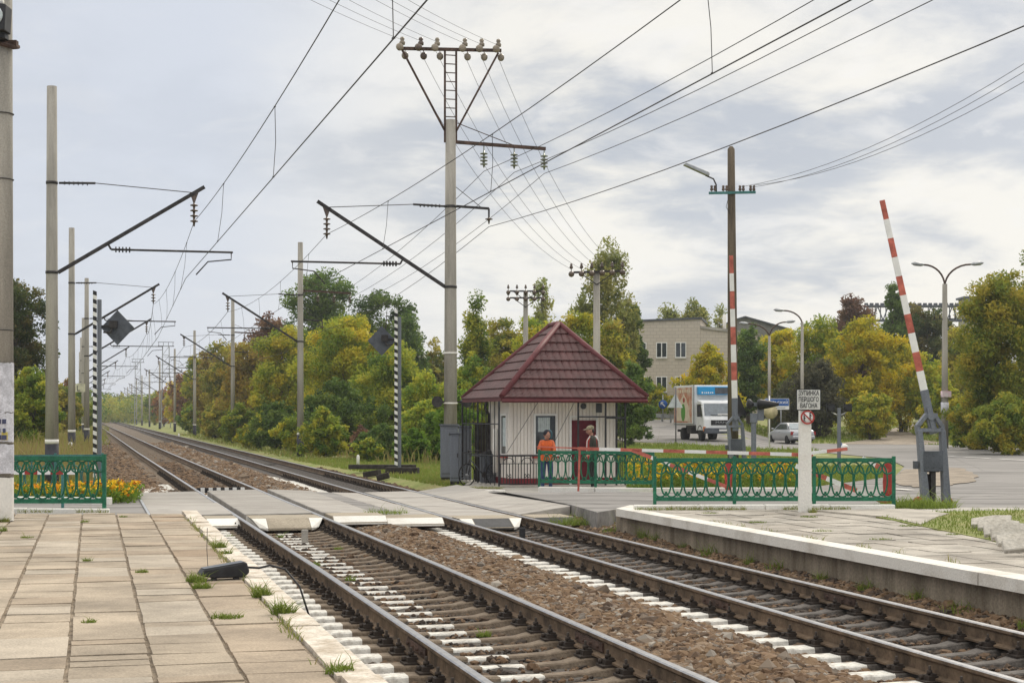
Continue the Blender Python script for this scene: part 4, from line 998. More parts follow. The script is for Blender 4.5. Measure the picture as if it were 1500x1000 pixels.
def kerb(lab, pts, z, w, h):
    o = Vector(pts[0]); o.z = 0; mb = MB()
    n = len(pts)
    for i in range(n-1):
        a, b = Vector(pts[i]), Vector(pts[i+1]); k = max(1, int((b-a).length/1.1))
        for j in range(k):
            p, q = a.lerp(b, (j+.006)/k), a.lerp(b, (j+.994)/k); dz = random.uniform(-.008, .008)
            p.z = q.z = z-h/2+dz; mb.bar(p-o, q-o, w, h)
    t = mb.build('kerb', MT['white'], origin=(0, 0, 0), bevel=.015); t.location = o
    return tag(t, lab, 'kerb', 'white painted kerbs')
kerb('white kerb under the left green railing', [Q(-80, 27.7), Q(160, 27.5)], .30, .16, .22)
kerb('white kerb of the left flower bed in front of the teal railing', [Q(-80, 35.3), Q(163, 34.6)], .13, .16, .25)
kerb('white kerb under the railing of the guard hut', [Q(789, 41.3), Q(957, 40.5), Q(1188, 40.6)], .08, .18, .28)
kerb('white kerb under the long railing on the right platform end', [Q(928, 30.0), Q(1310, 30.2)], .225, .2, .22)
kerb('rough white edging stones beside the parked bicycle', [Q(668, 43.6), Q(700, 42.4), Q(740, 42.2)], -.05, .14, .16)
# ================================================================== CROSSING BARRIERS
def lin(b, a, t): return b+(a-b)*t
def barrier(lab, u, v, d, boom, nst, mirror=1, hb=1.):
    p = W(u, v, d); t = thing('crossing_barrier', lab, 'barrier', p, -TH, 'raised level crossing barriers')
    P = lambda x, z, y=0.: Vector((x*mirror, y, z)); mb = MB()
    for x0, x1 in ((-.26, -.10), (.22, .33)):
        mb.prism([(x0, 1.62), (x0+.1, 1.62), (x1+.11, .03), (x1-.05, .03)], 'y', .22, c=(0, -.11, 0)) if mirror == 1 else mb.prism([(-x0, 1.62), (-x0-.1, 1.62), (-x1-.11, .03), (-x1+.05, .03)], 'y', .22, c=(0, -.11, 0))
    mb.build('frame', MT['grey'], t, bevel=.01)
    mb = MB()
    for a, b in [((-.23, 1.55), (-.25, 1.72)), ((-.25, 1.70), (-.05, 1.95)), ((.27, 1.55), (.26, 1.72)), ((.26, 1.70), (.09, 1.95)), ((-.2, 1.62), (.26, 1.62))]: mb.bar(P(*a), P(*b), .075, .18, up=(0, 1, 0))
    mb.build('yoke', MT['grey'], t)
    mb = MB(); mb.box(P(.06, .98), (.40, .26, .42)); 
    for x in (-.08, .06, .2):
        for z in (.85, 1.1): mb.sphere(P(x, z, -.135), .018, 6, 4)
    mb.box(P(-.28, .9), (.08, .16, .16)); mb.build('counterweight', MT['dgrey'], t, bevel=.01)
    mb = MB(); mb.box(P(.07, .38), (.1, .16, .76)); mb.box(P(.0, .36, .05), (.05, .1, .7)); mb.box(P(.07, .78), (.24, .2, .06)); mb.build('pedestal', MT['dark'], t)
    for x in (-.24, .37):
        mb = MB(); mb.lathe([(.001, -.05), (.09, -.05), (.11, 0), (.09, .05), (.001, .05)], P(x, .14, -.05), 14, 0, Matrix.Rotation(R(90), 3, 'X')); mb.build('buffer', MT['red'], t)
    a, b = Vector((0.02*mirror, -.02, 1.86)), Vector((boom[0], -.02, boom[1])); e = (b-a); q = a+e*.13
    mb = MB(); mb.bar(a-e*.07, q, .16*hb, .07, up=(0, 1, 0)); mb.bar(a+Vector((.06*mirror, -.05, -.28)), a+e*.05+Vector((0, -.05, 0)), .07, .05, up=(0, 1, 0)); mb.cyl(P(.02, 1.9, -.14), P(.02, 1.9, .12), .075); mb.box(P(.1, 1.93, -.02), (.12, .12, .08)); mb.build('boom_arm', MT['grey'], t)
    mb = MB(); ln = e.length; dz = e.normalized()
    for i in range(nst):
        p0, p1 = a+e*(.13+.87*i/nst), a+e*(.13+.87*(i+1)/nst); w = .15-.05*i/nst
        mb.bar(p0, p1, w*hb, .045, m=i % 2, up=(0, 1, 0))
    mb.build('boom', [MT['wpaint'], MT['fadedred']], t)
    return t
barrier('raised red and white barrier leaning left at the right side of the road', 1361, 744, 34, (-.98, 6.38), 10)
barrier('raised red and white barrier standing upright against the wooden pole', 1076, 693, 56.5, (-.12, 7.5), 8, 1, 1.3)
def hand_barrier(lab, u, d, z0, segs, post_v, m_post='red'):
    p = Q(u, d, z0); t = thing('hand_barrier', lab, 'barrier', p, -TH, 'low red and white hand barriers'); s = d/F
    X = lambda uu, vv, dd=0.: Vector(((uu-u)*s, dd, CAMZ-(vv-HY)*s-z0))
    mb = MB(); a, b = X(u-2, post_v), X(u, post_v); top = a.z; mb.prism([(-.07, 0), (.07, 0), (.1, top*.55), (.05, top), (-.05, top), (-.09, top*.5)], 'y', .07); mb.build('post', MT[m_post], t)
    for nm, (u0, v0), (u1, v1), n, w, f in segs:
        mb = MB(); a, b = X(u0, v0, -.06), X(u1, v1, -.06)
        for i in range(n): mb.bar(a.lerp(b, i/n), a.lerp(b, (i+1)/n), .05, w*(1-.4*f*i/n), m=i % 2)
        mb.build(nm, [MT['fadedred'], MT['wpaint']] if n > 1 else MT['fadedred'], t)
hand_barrier('low hand barrier with long boom along the top of the hut railing', 1067, 40.0, .05, [('boom', (1190, 666), (846, 656.5), 11, .085, .35), ('brace', (1063, 712), (926, 659), 5, .09, 0), ('whip', (846, 656), (786, 654), 1, .03, 0), ('stay', (849, 657), (847, 719), 1, .035, 0)], 672)
hand_barrier('low hand barrier with red post at the right end of the long railing', 1301, 31.4, .16, [('boom', (1300, 690), (1262, 671), 2, .09, 0), ('brace', (1298, 736), (1165, 682), 6, .09, 0), ('top_bar', (1240, 657), (1180, 664), 2, .06, 0)], 672)
p = Q(-10, 33, .0); t = thing('boom_barrier', 'low red and white boom lying along the left flower bed', 'barrier', p, -TH); mb = MB()
for i in range(8): mb.bar((-.4+.26*i, 0, .72), (-.4+.26*(i+1), 0, .72), .06, .09, m=i % 2)
mb.build('boom', [MT['red'], MT['wpaint']], t)
for x in (-.2, 1.4): MB().bar((x, 0, -.1), (x, 0, .68), .05).build('stand', MT['teal'], t)
# ================================================================== SIGNS AND SIGNALS
RX = Matrix.Rotation(R(90), 4, 'X')
def TM(x, y, z): return Matrix.Translation((x, y, z)) @ RX
def disc(mb, c, r, y0=0., th=.012, n=24, m=0, ri=0.):
    mb.lathe([(max(ri, .001), 0), (r, 0), (r, th), (max(ri, .001), th)], (c[0], y0, c[1]), n, m, Matrix.Rotation(R(90), 3, 'X')); return mb
def ring(mb, c, r0, r1, y, n=28):
    vs = [(c[0]+r*math.cos(2*math.pi*j/n), y+dy, c[1]+r*math.sin(2*math.pi*j/n)) for dy in (0, .006) for r in (r0, r1) for j in range(n)]
    for a, b in ((0, 1), (1, 3), (3, 2), (2, 0)): mb.add(vs, [(a*n+j, a*n+(j+1) % n, b*n+(j+1) % n, b*n+j) for j in range(n)])
p = Q(1179, 29, .15); t = thing('platform_sign', 'white concrete post on the platform with a white lettered board and a round prohibition sign', 'sign', p, -TH)
mb = MB(); mb.prism([(-.112, -.2), (.112, -.2), (.098, 2.17), (-.098, 2.17)], 'y', .15, c=(0, -.075, 0)); mb.build('post', MT['white'], t, bevel=.01)
mb = MB(); mb.box((.045, -.1, 1.99), (.43, .02, .375)); bd = mb.build('board', MT['black'], t)
mb = MB(); mb.box((.045, -.114, 1.99), (.405, .012, .345)); mb.build('board_face', mat('board white', (.62, .62, .58), .6, var=.08), bd)
mb = MB()
for k, (tx, w) in enumerate([('ЗУПИНКА', .36), ('ПЕРШОГО', .35), ('ВАГОНА', .30)]): n0 = len(mb.v); text_mb(tx, .115, Matrix.Identity(4), mb, .002, bold=.0012); wv = max(v[0] for v in mb.v[n0:])-min(v[0] for v in mb.v[n0:]); mb.v[n0:] = [tuple(TM(.045, -.1245, 2.10-.11*k) @ Vector((v[0]*w/wv, v[1], v[2]))) for v in mb.v[n0:]]
xs_ = [v[0] for v in mb.v]
mb.build('lettering', MT['black'], bd)
mb = MB(); disc(mb, (.03, 1.68), .125, -.085); rs = mb.build('prohibition_disc', MT['wpaint'], t)
mb = MB(); ring(mb, (.03, 1.68), .098, .125, -.104); mb.bar((-.055, -.104, 1.765), (.115, -.104, 1.595), .022, .008, up=(0, 1, 0)); mb.build('red_ring', MT['red'], rs)
mb = MB()
for q in (-.03, .075):
    z = 1.655 if q < 0 else 1.70
    disc(mb, (q, z+.05), .013, -.0985, .004, 10); mb.bar((q, -.1, z+.035), (q, -.1, z-.01), .022, .004, up=(0, 1, 0)); mb.bar((q, -.1, z-.01), (q-.02, -.1, z-.055), .011, .004, up=(0, 1, 0)); mb.bar((q, -.1, z-.01), (q+.018, -.1, z-.055), .011, .004, up=(0, 1, 0)); mb.bar((q, -.1, z+.028), (q+.03, -.1, z), .009, .004, up=(0, 1, 0))
mb.build('walking_figures', MT['black'], rs)
# crossing signal seen from the side, with cone hoods
p = onT(1104, 52); t = thing('crossing_signal', 'grey crossing signal seen side-on with long dark cone hoods', 'signal', p, -TH); zz = lambda v, d=52.: CAMZ-(v-HY)*d/F-p.z
mb = MB(); mb.box((0, 0, zz(630)/2+.1), (.15, .13, zz(604)+.0)); mb.box((.0, 0, zz(612)), (.22, .18, .3)); mb.build('post', MT['grey'], t, bevel=.01)
mb = MB(); mb.box((.02, 0, zz(592)), (.5, .1, .12)); mb.build('crossbar', MT['grey'], t)
for x, ln in ((-.13, .12), (.2, .58)):
    mb = MB(); mb.lathe([(.001, -.1), (.14, -.09), (.17, -.02), (.165, 0), (.13, ln*.4), (.05, ln), (.001, ln)], (x, -.08, zz(592)), 14, 0, Matrix.Rotation(R(90), 3, 'Y')); mb.build('hood', MT['black'], t)
mb = MB(); mb.box((.22, -.02, zz(607)), (.2, .08, .38)); mb.build('relay_box', MT['grey'], t)
mb = MB(); mb.prism([(-.46, zz(578)), (-.42, zz(578)), (-.2, zz(604)), (-.2, zz(609)), (-.46, zz(606))], 'y', .05, c=(0, .3, 0)); mb.build('back_board', MT['black'], t)
p = onT(1229, 55); t = thing('crossing_signal', 'grey post with two black lamp heads on a curved bracket, right of the white sign', 'signal', p, -TH); z0 = p.z
mb = MB(); mb.box((0, 0, 1.1), (.11, .1, 2.2)); mb.build('post', MT['grey'], t)
hz_ = CAMZ+12*55/F-z0
mb = MB(); mb.tube([(.29*math.cos(a), 0, hz_-.02+.3*math.sin(a)*.75) for a in np.linspace(math.pi, 2*math.pi, 11)], .02, 6); mb.build('bracket', MT['steel'], t)
for x in (-.29, .29):
    mb = MB(); mb.box((x, 0, hz_), (.27, .12, .26)); mb.tube([(x, .05, hz_), (x, -.15, hz_+.02)], [.11, .12], 12); mb.tube([(x, .05, hz_), (x, .25, hz_)], [.11, .07], 12); mb.build('lamp_head', MT['black'], t, bevel=.02)
# road signs
def sign_post(name, lab, u, d, cat='road sign', grp='road signs by the far road', r=.035, top=2.4, m='steel'):
    p = onT(u, d); t = thing(name, lab, cat, p, -TH, grp); MB().tube([(0, 0, -.2), (0, 0, top)], r, 8).build('post', MT[m], t); return t, p
M_sb = mat('bare sign back', (.60, .63, .65), .5, .2, var=.08)
t, p = sign_post('triangular_sign', 'triangular road sign seen from behind, left of the truck', 990, 96, top=3.35, m='dgrey'); s = 96/F
mb = MB(); z = CAMZ-(597-HY)*s-p.z; mb.prism([(-.5, z), (.42, z), (-.02, z+.84)], 'y', .02, c=(0, .045, 0)); mb.build('plate', M_sb, t, bevel=.006)
t, p = sign_post('arrow_sign', 'round blue road sign with white arrow by the guard rail', 971, 133, top=2.2); s = 133/F
z = CAMZ-(592-HY)*s-p.z
mb = MB(); disc(mb, (0, z), .36, -.04); q = mb.build('plate', MT['blue'], t)
mb = MB(); mb.bar((.16, -.06, z-.16), (-.14, -.06, z+.14), .07, .01, up=(0, 1, 0)); mb.bar((-.16, -.06, z+.16), (.03, -.06, z+.16), .07, .01, up=(0, 1, 0)); mb.bar((-.16, -.06, z+.16), (-.16, -.06, z-.03), .07, .01, up=(0, 1, 0)); mb.build('arrow', MT['wpaint'], q)
t, p = sign_post('round_sign', 'round pale yellow sign on a thin white post beside the parked car', 1127, 88, top=3.0, m='wpaint'); s = 88/F
z = CAMZ-(603-HY)*s-p.z; mb = MB(); disc(mb, (.06, z), .38, -.045); mb.build('plate', mat('yellowed plate', (.52, .45, .27), .6, var=.2), t)
t, p = sign_post('town_sign', 'blue and white town name sign on a thin post behind the car', 1144, 118, top=2.9); s = 118/F
z = CAMZ-(591.5-HY)*s-p.z
mb = MB(); mb.box((-.3, -.05, z), (1.76, .03, .80)); q = mb.build('plate', MT['wpaint'], t)
mb = MB(); mb.box((-.3, -.07, z+.12), (1.7, .02, .5)); q2 = mb.build('blue_field', MT['blue'], q)
text_mb('ольский', .34, TM(.50, -.083, z+.12), None, .003, 0, 'RIGHT', 1.0).build('lettering', MT['wpaint'], q2)
mb = MB(); mb.box((-.3, -.068, z-.27), (1.2, .01, .05)); mb.build('small_line', MT['steel'], q)
# guard rail along the far road
a, b = onT(902, 150), onT(996, 128); t = thing('guard_rail', 'grey metal guard rail beside the rising road behind the hut', 'guard rail', a); v = b-a; n = 9
mb = MB(); mb.prism([(-.02, .45), (.03, .5), (-.02, .58), (.03, .66), (-.02, .75)], 'x', v.length, M=Matrix.Rotation(math.atan2(v.y, v.x), 3, 'Z')); 
for f in mb.v: pass
mb.v = [(x, y, z+v.z*(Vector((x, y)).length/v.length)) for x, y, z in mb.v]; mb.build('rail', MT['steel'], t)
for i in range(n):
    q = v*(i/(n-1)); MB().box((q.x, q.y, q.z+.3), (.12, .1, .85)).build('post', MT['steel'], t)
# ================================================================== TRUCK AND CAR
def wheel(t, c, r, w, mtyre=MT['rubber']):
    Mx = Matrix.Rotation(R(90), 3, 'X')
    mb = MB(); mb.lathe([(r*.55, -w/2), (r*.93, -w/2), (r, -w*.32), (r, w*.32), (r*.93, w/2), (r*.55, w/2)], c, 20, 0, Mx); wh = mb.build('wheel', mtyre, t)
    mb = MB(); mb.lathe([(.001, -w*.42), (r*.2, -w*.42), (r*.5, -w*.3), (r*.58, -w*.45), (r*.58, w*.45), (r*.5, w*.3), (.001, w*.42)], c, 16, 0, Mx); mb.build('rim', MT['steel'], wh)
p = onT(1046, 101, .05); t = thing('delivery_truck', 'white box truck with a colourful side panel coming down the road', 'truck', p, -TH-R(90)+R(11))
# local: +x forward, +y left
mb = MB(); mb.prism([(0, 0), (0, 2.42), (.03, 2.45), (4.17, 2.45), (4.2, 2.42), (4.2, 0)], 'y', 2.4, c=(-4.55, -1.2, .98)); mb.build('cargo_box', MT['vanwhite'], t, bevel=.03)
for s in (-1, 1):
    mb = MB(); mb.box((-.36, s*1.19, 2.2), (.06, .06, 2.46)); mb.box((-4.53, s*1.19, 2.2), (.06, .06, 2.46)); mb.box((-2.45, s*1.195, 1.0), (4.2, .05, .1)); mb.build('box_trim', MT['steel'], t)
M_org = mat('orange print', (.50, .20, .12), .5, col2=(.62, .50, .40), scale=1.2, lo=.45, hi=.6); M_lf = mat('green print', (.10, .33, .05), .5, var=.1); M_cr = mat('cream print', (.72, .62, .48), .5, var=.08)
sy = -1.203
mb = MB(); mb.box((-2.6, sy, 2.2), (3.7, .012, 2.2)); sp = mb.build('side_panel', M_org, t)
mb = MB()
for k in range(7): mb.box((-4.1+.5*k, sy-.01, 3.08+.02*math.sin(k*2)), (.3+.08*math.sin(k*3), .012, .2))
mb.prism([(-3.9, 1.2), (-1.2, 1.2), (-1.3, 1.9), (-1.9, 2.6), (-2.45, 2.9), (-3.1, 2.5), (-3.7, 1.8)], 'y', .012, c=(0, sy-.02, 0)); mb.build('pale_print', M_cr, sp)
mb = MB(); mb.sphere((-2.5, sy-.02, 1.75), (.45, .012, .55), 20, 12); mb.build('green_print', M_lf, sp)
mb = MB(); mb.sphere((-2.35, sy-.02, 2.52), (.22, .012, .16), 14, 8); mb.build('red_print', MT['red'], sp)
# cooler on the front of the box
mb = MB(); mb.box((-.2, .0, 3.08), (.34, 2.0, .5)); fr = mb.build('cooling_unit', MT['ltblue'], t, bevel=.03)
mb = MB(); mb.box((-.02, .5, 3.08), (.03, .86, .4)); mb.build('cooling_grille', MT['dgrey'], fr)
mb = MB()
for k in range(6): mb.box((-.025, -.75+.13*k, 2.96), (.012, .075+.03*math.sin(k*4), .07+.04*(k % 3 == 0)))
mb.build('unit_print', MT['wpaint'], fr)
# cab
cab = [(-.28, .62), (-.28, 2.38), (.1, 2.5), (.72, 2.44), (.84, 2.34), (1.22, 1.48), (1.3, 1.3), (1.33, .62)]
mb = MB(); mb.prism(cab, 'y', 2.16, c=(0, -1.08, 0)); cb = mb.build('cab', MT['vanwhite'], t, bevel=.05)
nrm = Vector((.86, 0, .38)).normalized()
def onscreen(f, y, off): a = Vector((.84, y, 2.34)).lerp(Vector((1.22, y, 1.48)), f); return a+nrm*off
mb = MB(); mb.add([onscreen(f, y, .012) for f, y in ((.07, -.95), (.07, .95), (.95, 1.0), (.95, -1.0))], [(0, 1, 2, 3)]); mb.add([onscreen(f, y, -.01) for f, y in ((.07, -.95), (.07, .95), (.95, 1.0), (.95, -1.0))], [(3, 2, 1, 0)]); ws = mb.build('windscreen', mat('windscreen', (.17, .20, .23), .1, var=.15, spec=.6), cb)
mb = MB(); mb.bar(onscreen(.9, .1, .03), onscreen(.93, .75, .03), .03); mb.bar(onscreen(.9, -.6, .03), onscreen(.93, .05, .03), .03); mb.build('wiper', MT['black'], ws)
mb = MB(); mb.bar(onscreen(.86, -.15, .018), onscreen(.86, .6, .018), .01, .12); mb.build('dashboard_papers', MT['wpaint'], ws)
for s in (-1, 1):
    mb = MB(); mb.prism([(-.05, 1.5), (-.05, 2.25), (.72, 2.25), (1.02, 1.5)], 'y', .012, c=(0, s*1.083-.006, 0)); mb.build('side_window', MT['glass'], cb)
    mb = MB(); mb.box((1.05, s*1.32, 1.95), (.1, .2, .42)); mb.box((1.05, s*1.3, 1.58), (.1, .18, .2)); mb.tube([(.95, s*1.05, 2.2), (1.05, s*1.3, 2.22), (1.05, s*1.3, 1.5), (.98, s*1.06, 1.45)], .015, 6); mb.build('mirror', MT['black'], t)
    mb = MB(); mb.box((1.31, s*.83, .72), (.08, .3, .2)); mb.build('headlight', MT['lens'], t, bevel=.01)
    mb = MB(); mb.box((1.28, s*1.03, .74), (.12, .14, .26)); mb.build('indicator', mat('orange lamp', (.6, .17, .03), .3, var=.05), t)
    wheel(t, (.55, s*.95, .40), .40, .25); wheel(t, (-3.1, s*.9, .40), .40, .42)
    mb = MB(); mb.tube([(.55+.52*math.cos(a), s*1.05, .42+.52*math.sin(a)) for a in np.linspace(0, math.pi, 11)], .05, 6); mb.build('wheel_arch', MT['dark'], t)
mb = MB(); mb.box((1.335, 0, 1.12), (.03, 1.25, .3)); gr = mb.build('grille', MT['black'], cb, bevel=.008)
text_mb('MAN', .2, Matrix.Translation((1.356, 0, 1.13)) @ Matrix.Rotation(R(90), 4, 'Z') @ RX, None, .004, sx=1.6).build('lettering', MT['steel'], gr)
mb = MB(); mb.box((1.36, 0, .63), (.16, 2.14, .34)); bp = mb.build('bumper', MT['dgrey'], t, bevel=.03)
mb = MB(); mb.box((1.45, .1, .66), (.012, .5, .11)); mb.build('number_plate', MT['wpaint'], bp)
mb = MB(); mb.box((-2.2, 0, .8), (4.9, .75, .22)); mb.box((-1.6, -.85, .62), (.9, .5, .4)); mb.box((-1.6, .85, .62), (.7, .5, .4)); mb.box((-4.4, 0, .6), (.12, 2.0, .16)); mb.build('chassis', MT['dark'], t)
# saloon car
p = onT(1158, 111, .045); t = thing('parked_car', 'silver saloon car seen from behind beyond the railing', 'car', p, -TH+R(90)+R(14))
bm = bmesh.new()
secs = [(-2.15, .76, .42, .80, 0), (-2.05, .82, .30, .92, 0), (-1.45, .86, .24, .95, 0), (-.9, .87, .24, .93, 0), (0, .88, .22, .92, 0), (.75, .87, .22, .92, 0), (1.5, .85, .24, .84, 0), (2.0, .80, .28, .74, 0), (2.2, .70, .36, .62, 0)]
vs = []; mb = MB(); prof = 10
for x, w, z0, z1, _ in secs:
    row = [(-w*.92, z0), (-w, z0+.12), (-w, z1-.18), (-w*.96, z1-.05), (-w*.86, z1), (w*.86, z1), (w*.96, z1-.05), (w, z1-.18), (w, z0+.12), (w*.92, z0)]
    vs += [(x, y, z) for y, z in row]
fs = [(i*10+j, i*10+(j+1) % 10, (i+1)*10+(j+1) % 10, (i+1)*10+j) for i in range(len(secs)-1) for j in range(10)]+[tuple(range(10)), tuple((len(secs)-1)*10+j for j in range(10))]
mb.add(vs, fs, 0, True); body = mb.build('body', MT['silver'], t)
mb = MB(); vs = []
for x, w, z in [(-1.62, .74, .93), (-.85, .62, 1.38), (.0, .63, 1.42), (.35, .62, 1.38), (1.15, .74, .90)]: vs += [(x, -w, z), (x, w, z)]
vs2 = vs+[(x, y*1.16, .88) for x, y in ((-1.62, -.74), (-1.62, .74), (1.15, -.74), (1.15, .74))]
mb.add(vs, [(0, 1, 3, 2), (2, 3, 5, 4), (4, 5, 7, 6), (6, 7, 9, 8)], 0, True)
for s in (0, 1):
    sg = -1 if s == 0 else 1
    mb.add([(-1.62, sg*.80, .90), (-.85, sg*.63, 1.38), (0, sg*.64, 1.42), (.35, sg*.63, 1.38), (1.15, sg*.80, .88)], [(0, 1, 2, 3, 4)], 0)
mb.build('cabin', MT['silver'], t)
mb = MB(); mb.add([(-1.53, -.66, .985), (-1.53, .66, .985), (-.92, .56, 1.355), (-.92, -.56, 1.355)], [(0, 1, 2, 3)]); mb.v = [(x-.02, y, z+.015) for x, y, z in mb.v]; mb.build('rear_window', mat('rear glass', (.26, .30, .32), .1, var=.1, spec=.6), t)
for sg in (-1, 1):
    mb = MB(); mb.add([(-1.3, sg*.775, .97), (-.82, sg*.665, 1.32), (.3, sg*.665, 1.33), (.85, sg*.775, .96)], [(0, 1, 2, 3)]); mb.build('side_window', MT['glass'], t)
    mb = MB(); mb.prism([(-.88, .60), (-.62, .62), (-.60, .80), (-.86, .84)], 'x', .14, c=(-2.14, 0, 0)) if sg < 0 else mb.prism([(.88, .60), (.62, .62), (.60, .80), (.86, .84)], 'x', .14, c=(-2.14, 0, 0)); mb.build('tail_light', mat('tail light red', (.32, .02, .02), .25, var=.1), t)
    mb = MB(); mb.box((.85, sg*.95, 1.0), (.12, .16, .12)); mb.build('mirror', MT['silver'], t, bevel=.03)
    wheel(t, (-1.3, sg*.78, .30), .30, .19); wheel(t, (1.35, sg*.78, .30), .30, .19)
    mb = MB(); mb.box((-.1, sg*.86, .78), (.14, .03, .03)); mb.build('door_handle', MT['dgrey'], body)
mb = MB(); mb.box((-2.16, 0, .44), (.16, 1.6, .22)); mb.build('bumper', MT['silver'], t, bevel=.05)
mb = MB(); mb.box((-2.14, 0, .72), (.06, .5, .12)); mb.build('number_plate', MT['wpaint'], t)
mb = MB(); mb.box((-1.9, 0, .26), (.4, 1.4, .1)); mb.build('underbody', MT['black'], t)
# ================================================================== BUILDINGS
p = onT(1026, 146); bz0 = p.z; t = thing('brick_building', 'beige brick building with flat roof and small windows behind the yellow tree', 'building', p, -TH)
Hh = CAMZ+(HY-467)*146/F-bz0
def wall_tex():
    m = MT['brickw'].copy(); n = m.node_tree; N = n.nodes.new; b = n.nodes['Principled BSDF']
    g = N('ShaderNodeTexCoord'); sp_ = N('ShaderNodeSeparateXYZ'); n.links.new(g.outputs['Object'], sp_.inputs[0]); cm = N('ShaderNodeCombineXYZ')
    n.links.new(sp_.outputs[0], cm.inputs[0]); n.links.new(sp_.outputs[2], cm.inputs[1])
    br = N('ShaderNodeTexBrick'); n.links.new(cm.outputs[0], br.inputs[0]); br.inputs['Scale'].default_value = 1.
    br.inputs['Brick Width'].default_value = .55; br.inputs['Row Height'].default_value = .3; br.inputs['Mortar Size'].default_value = .022
    br.inputs[1].default_value = (.53, .47, .395, 1); br.inputs[2].default_value = (.49, .43, .36, 1); br.inputs[3].default_value = (.40, .35, .295, 1)
    n.links.new(br.outputs[0], b.inputs['Base Color']); return m
M_bk = wall_tex()
mb = MB(); mb.prism([(0, -2), (0, Hh), (-7.5, Hh-.25), (-7.5, -2)], 'y', 9, c=(0, 0, 0), M=Matrix.Rotation(R(-10), 3, 'Z')); mb.build('wall', M_bk, t)
Mr = Matrix.Rotation(R(-10), 3, 'Z')
mb = MB(); mb.prism([(.12, Hh), (.12, Hh+.16), (-7.65, Hh-.09), (-7.65, Hh-.25)], 'y', 9.3, c=(0, -.15, 0), M=Mr); mb.build('roof', MT['dgrey'], t)
mb = MB(); mb.prism([(0, -2), (0, Hh-.85), (5.5, Hh-1.4), (5.5, -2)], 'y', 6, c=(.02, .0, 0), M=Matrix.Rotation(R(16), 3, 'Z')); mb.build('wing_wall', M_bk, t)
mb = MB(); mb.prism([(-.05, Hh-.85), (-.05, Hh-.62), (5.7, Hh-1.2), (5.7, Hh-1.42)], 'y', 6.2, c=(.06, -.12, 0), M=Matrix.Rotation(R(16), 3, 'Z')); mb.build('wing_roof', MT['concrete'], t)
mb = MB(); mb.tube([(2.4, 2, Hh-1.2), (2.4, 2, Hh+.5)], .16, 10); mb.build('chimney_pipe', MT['white'], t)
for cx in (-1.75, -3.45, -5.3):
    for cz in (Hh-2.75, Hh-5.8):
        mb = MB(); w_ = .42
        for bx0, bx1, c0, c1 in [(-w_-.07, w_+.07, .62, .69), (-w_-.07, w_+.07, -.69, -.62), (-w_-.07, -w_, -.62, .62), (w_, w_+.07, -.62, .62), (-.04, .04, -.62, .62)]: mb.box(Mr @ Vector((cx+(bx0+bx1)/2, -.03, cz+(c0+c1)/2)), (bx1-bx0, .08, c1-c0), M=Mr)
        f = mb.build('window', MT['wpaint'], t); mb = MB(); mb.box(Mr @ Vector((cx, -.015, cz)), (.84, .03, 1.24), M=Mr); mb.build('pane', MT['glass'], f)
        mb = MB(); mb.box(Mr @ Vector((cx, -.06, cz-.74)), (1.0, .16, .06), M=Mr); mb.build('sill', MT['white'], f)
p = onT(1118, 188); t = thing('grey_shed', 'large grey shed with low gabled roof behind the trees', 'shed', p, -TH); s = 188/F
Z = lambda v: CAMZ+(HY-v)*s-p.z; X = lambda u: (u-1118)*s
mb = MB(); mb.prism([(X(1076), -1), (X(1076), Z(468)), (X(1091), Z(463.5)), (X(1153), Z(481)), (X(1153), -1)], 'y', 18); mb.build('wall', mat('weathered cladding', (.23, .225, .21), .85, var=.2, scale=.8, streak=True), t)
mb = MB(); mb.prism([(X(1074), Z(468)), (X(1091), Z(462.8)), (X(1155), Z(480.6)), (X(1155), Z(482.6)), (X(1091), Z(464.8)), (X(1074), Z(470))], 'y', 18.6, c=(0, -.3, 0)); mb.build('roof', MT['dgrey'], t)
p = onT(1350, 240); t = thing('gantry_crane', 'industrial crane gantry with lattice beam on the skyline', 'crane', p, -TH); s = 240/F
Z = lambda v: CAMZ+(HY-v)*s-p.z; X = lambda u: (u-1350)*s
z0, z1 = Z(469), Z(448); mb = MB()
for z in (z0, z1):
    for y in (0, 1.6): mb.bar((X(1270), y, z), (X(1442), y, z), .28)
n = 22
for i in range(n):
    xa, xb = X(1270+172*i/n), X(1270+172*(i+1)/n)
    mb.bar((xa, 0, z0 if i % 2 else z1), (xb, 0, z1 if i % 2 else z0), .14); mb.bar((xa, 1.6, z0), (xa, 1.6, z1), .12)
    mb.box((xa, .5, z1+.3), (.5, .4, .3))
mb.build('lattice_beam', MT['dgrey'], t)
for u in (1300, 1372):
    mb = MB(); mb.bar((X(u), .2, 0), (X(u), .2, z0), .35); mb.bar((X(u)+1.6, .2, 0), (X(u), .2, z0), .2); mb.build('leg', MT['dark'], t)
p = onT(1425, 245); t = thing('concrete_tower', 'pale concrete tower house at the end of the crane beam', 'tower', p, -TH); s = 245/F
Z = lambda v: CAMZ+(HY-v)*s-p.z
mb = MB(); mb.box((0, 2, Z(437)/2), (2.1, 4, Z(437))); mb.build('wall', MT['concrete'], t)
mb = MB(); mb.box((-.1, 2, Z(435.5)), (2.6, 4.5, .3)); mb.build('roof', MT['dgrey'], t)
for zz_ in (446, 456): MB().box((-.5, -.04, Z(zz_)), (.5, .1, .6)).build('window', MT['glass'], t)
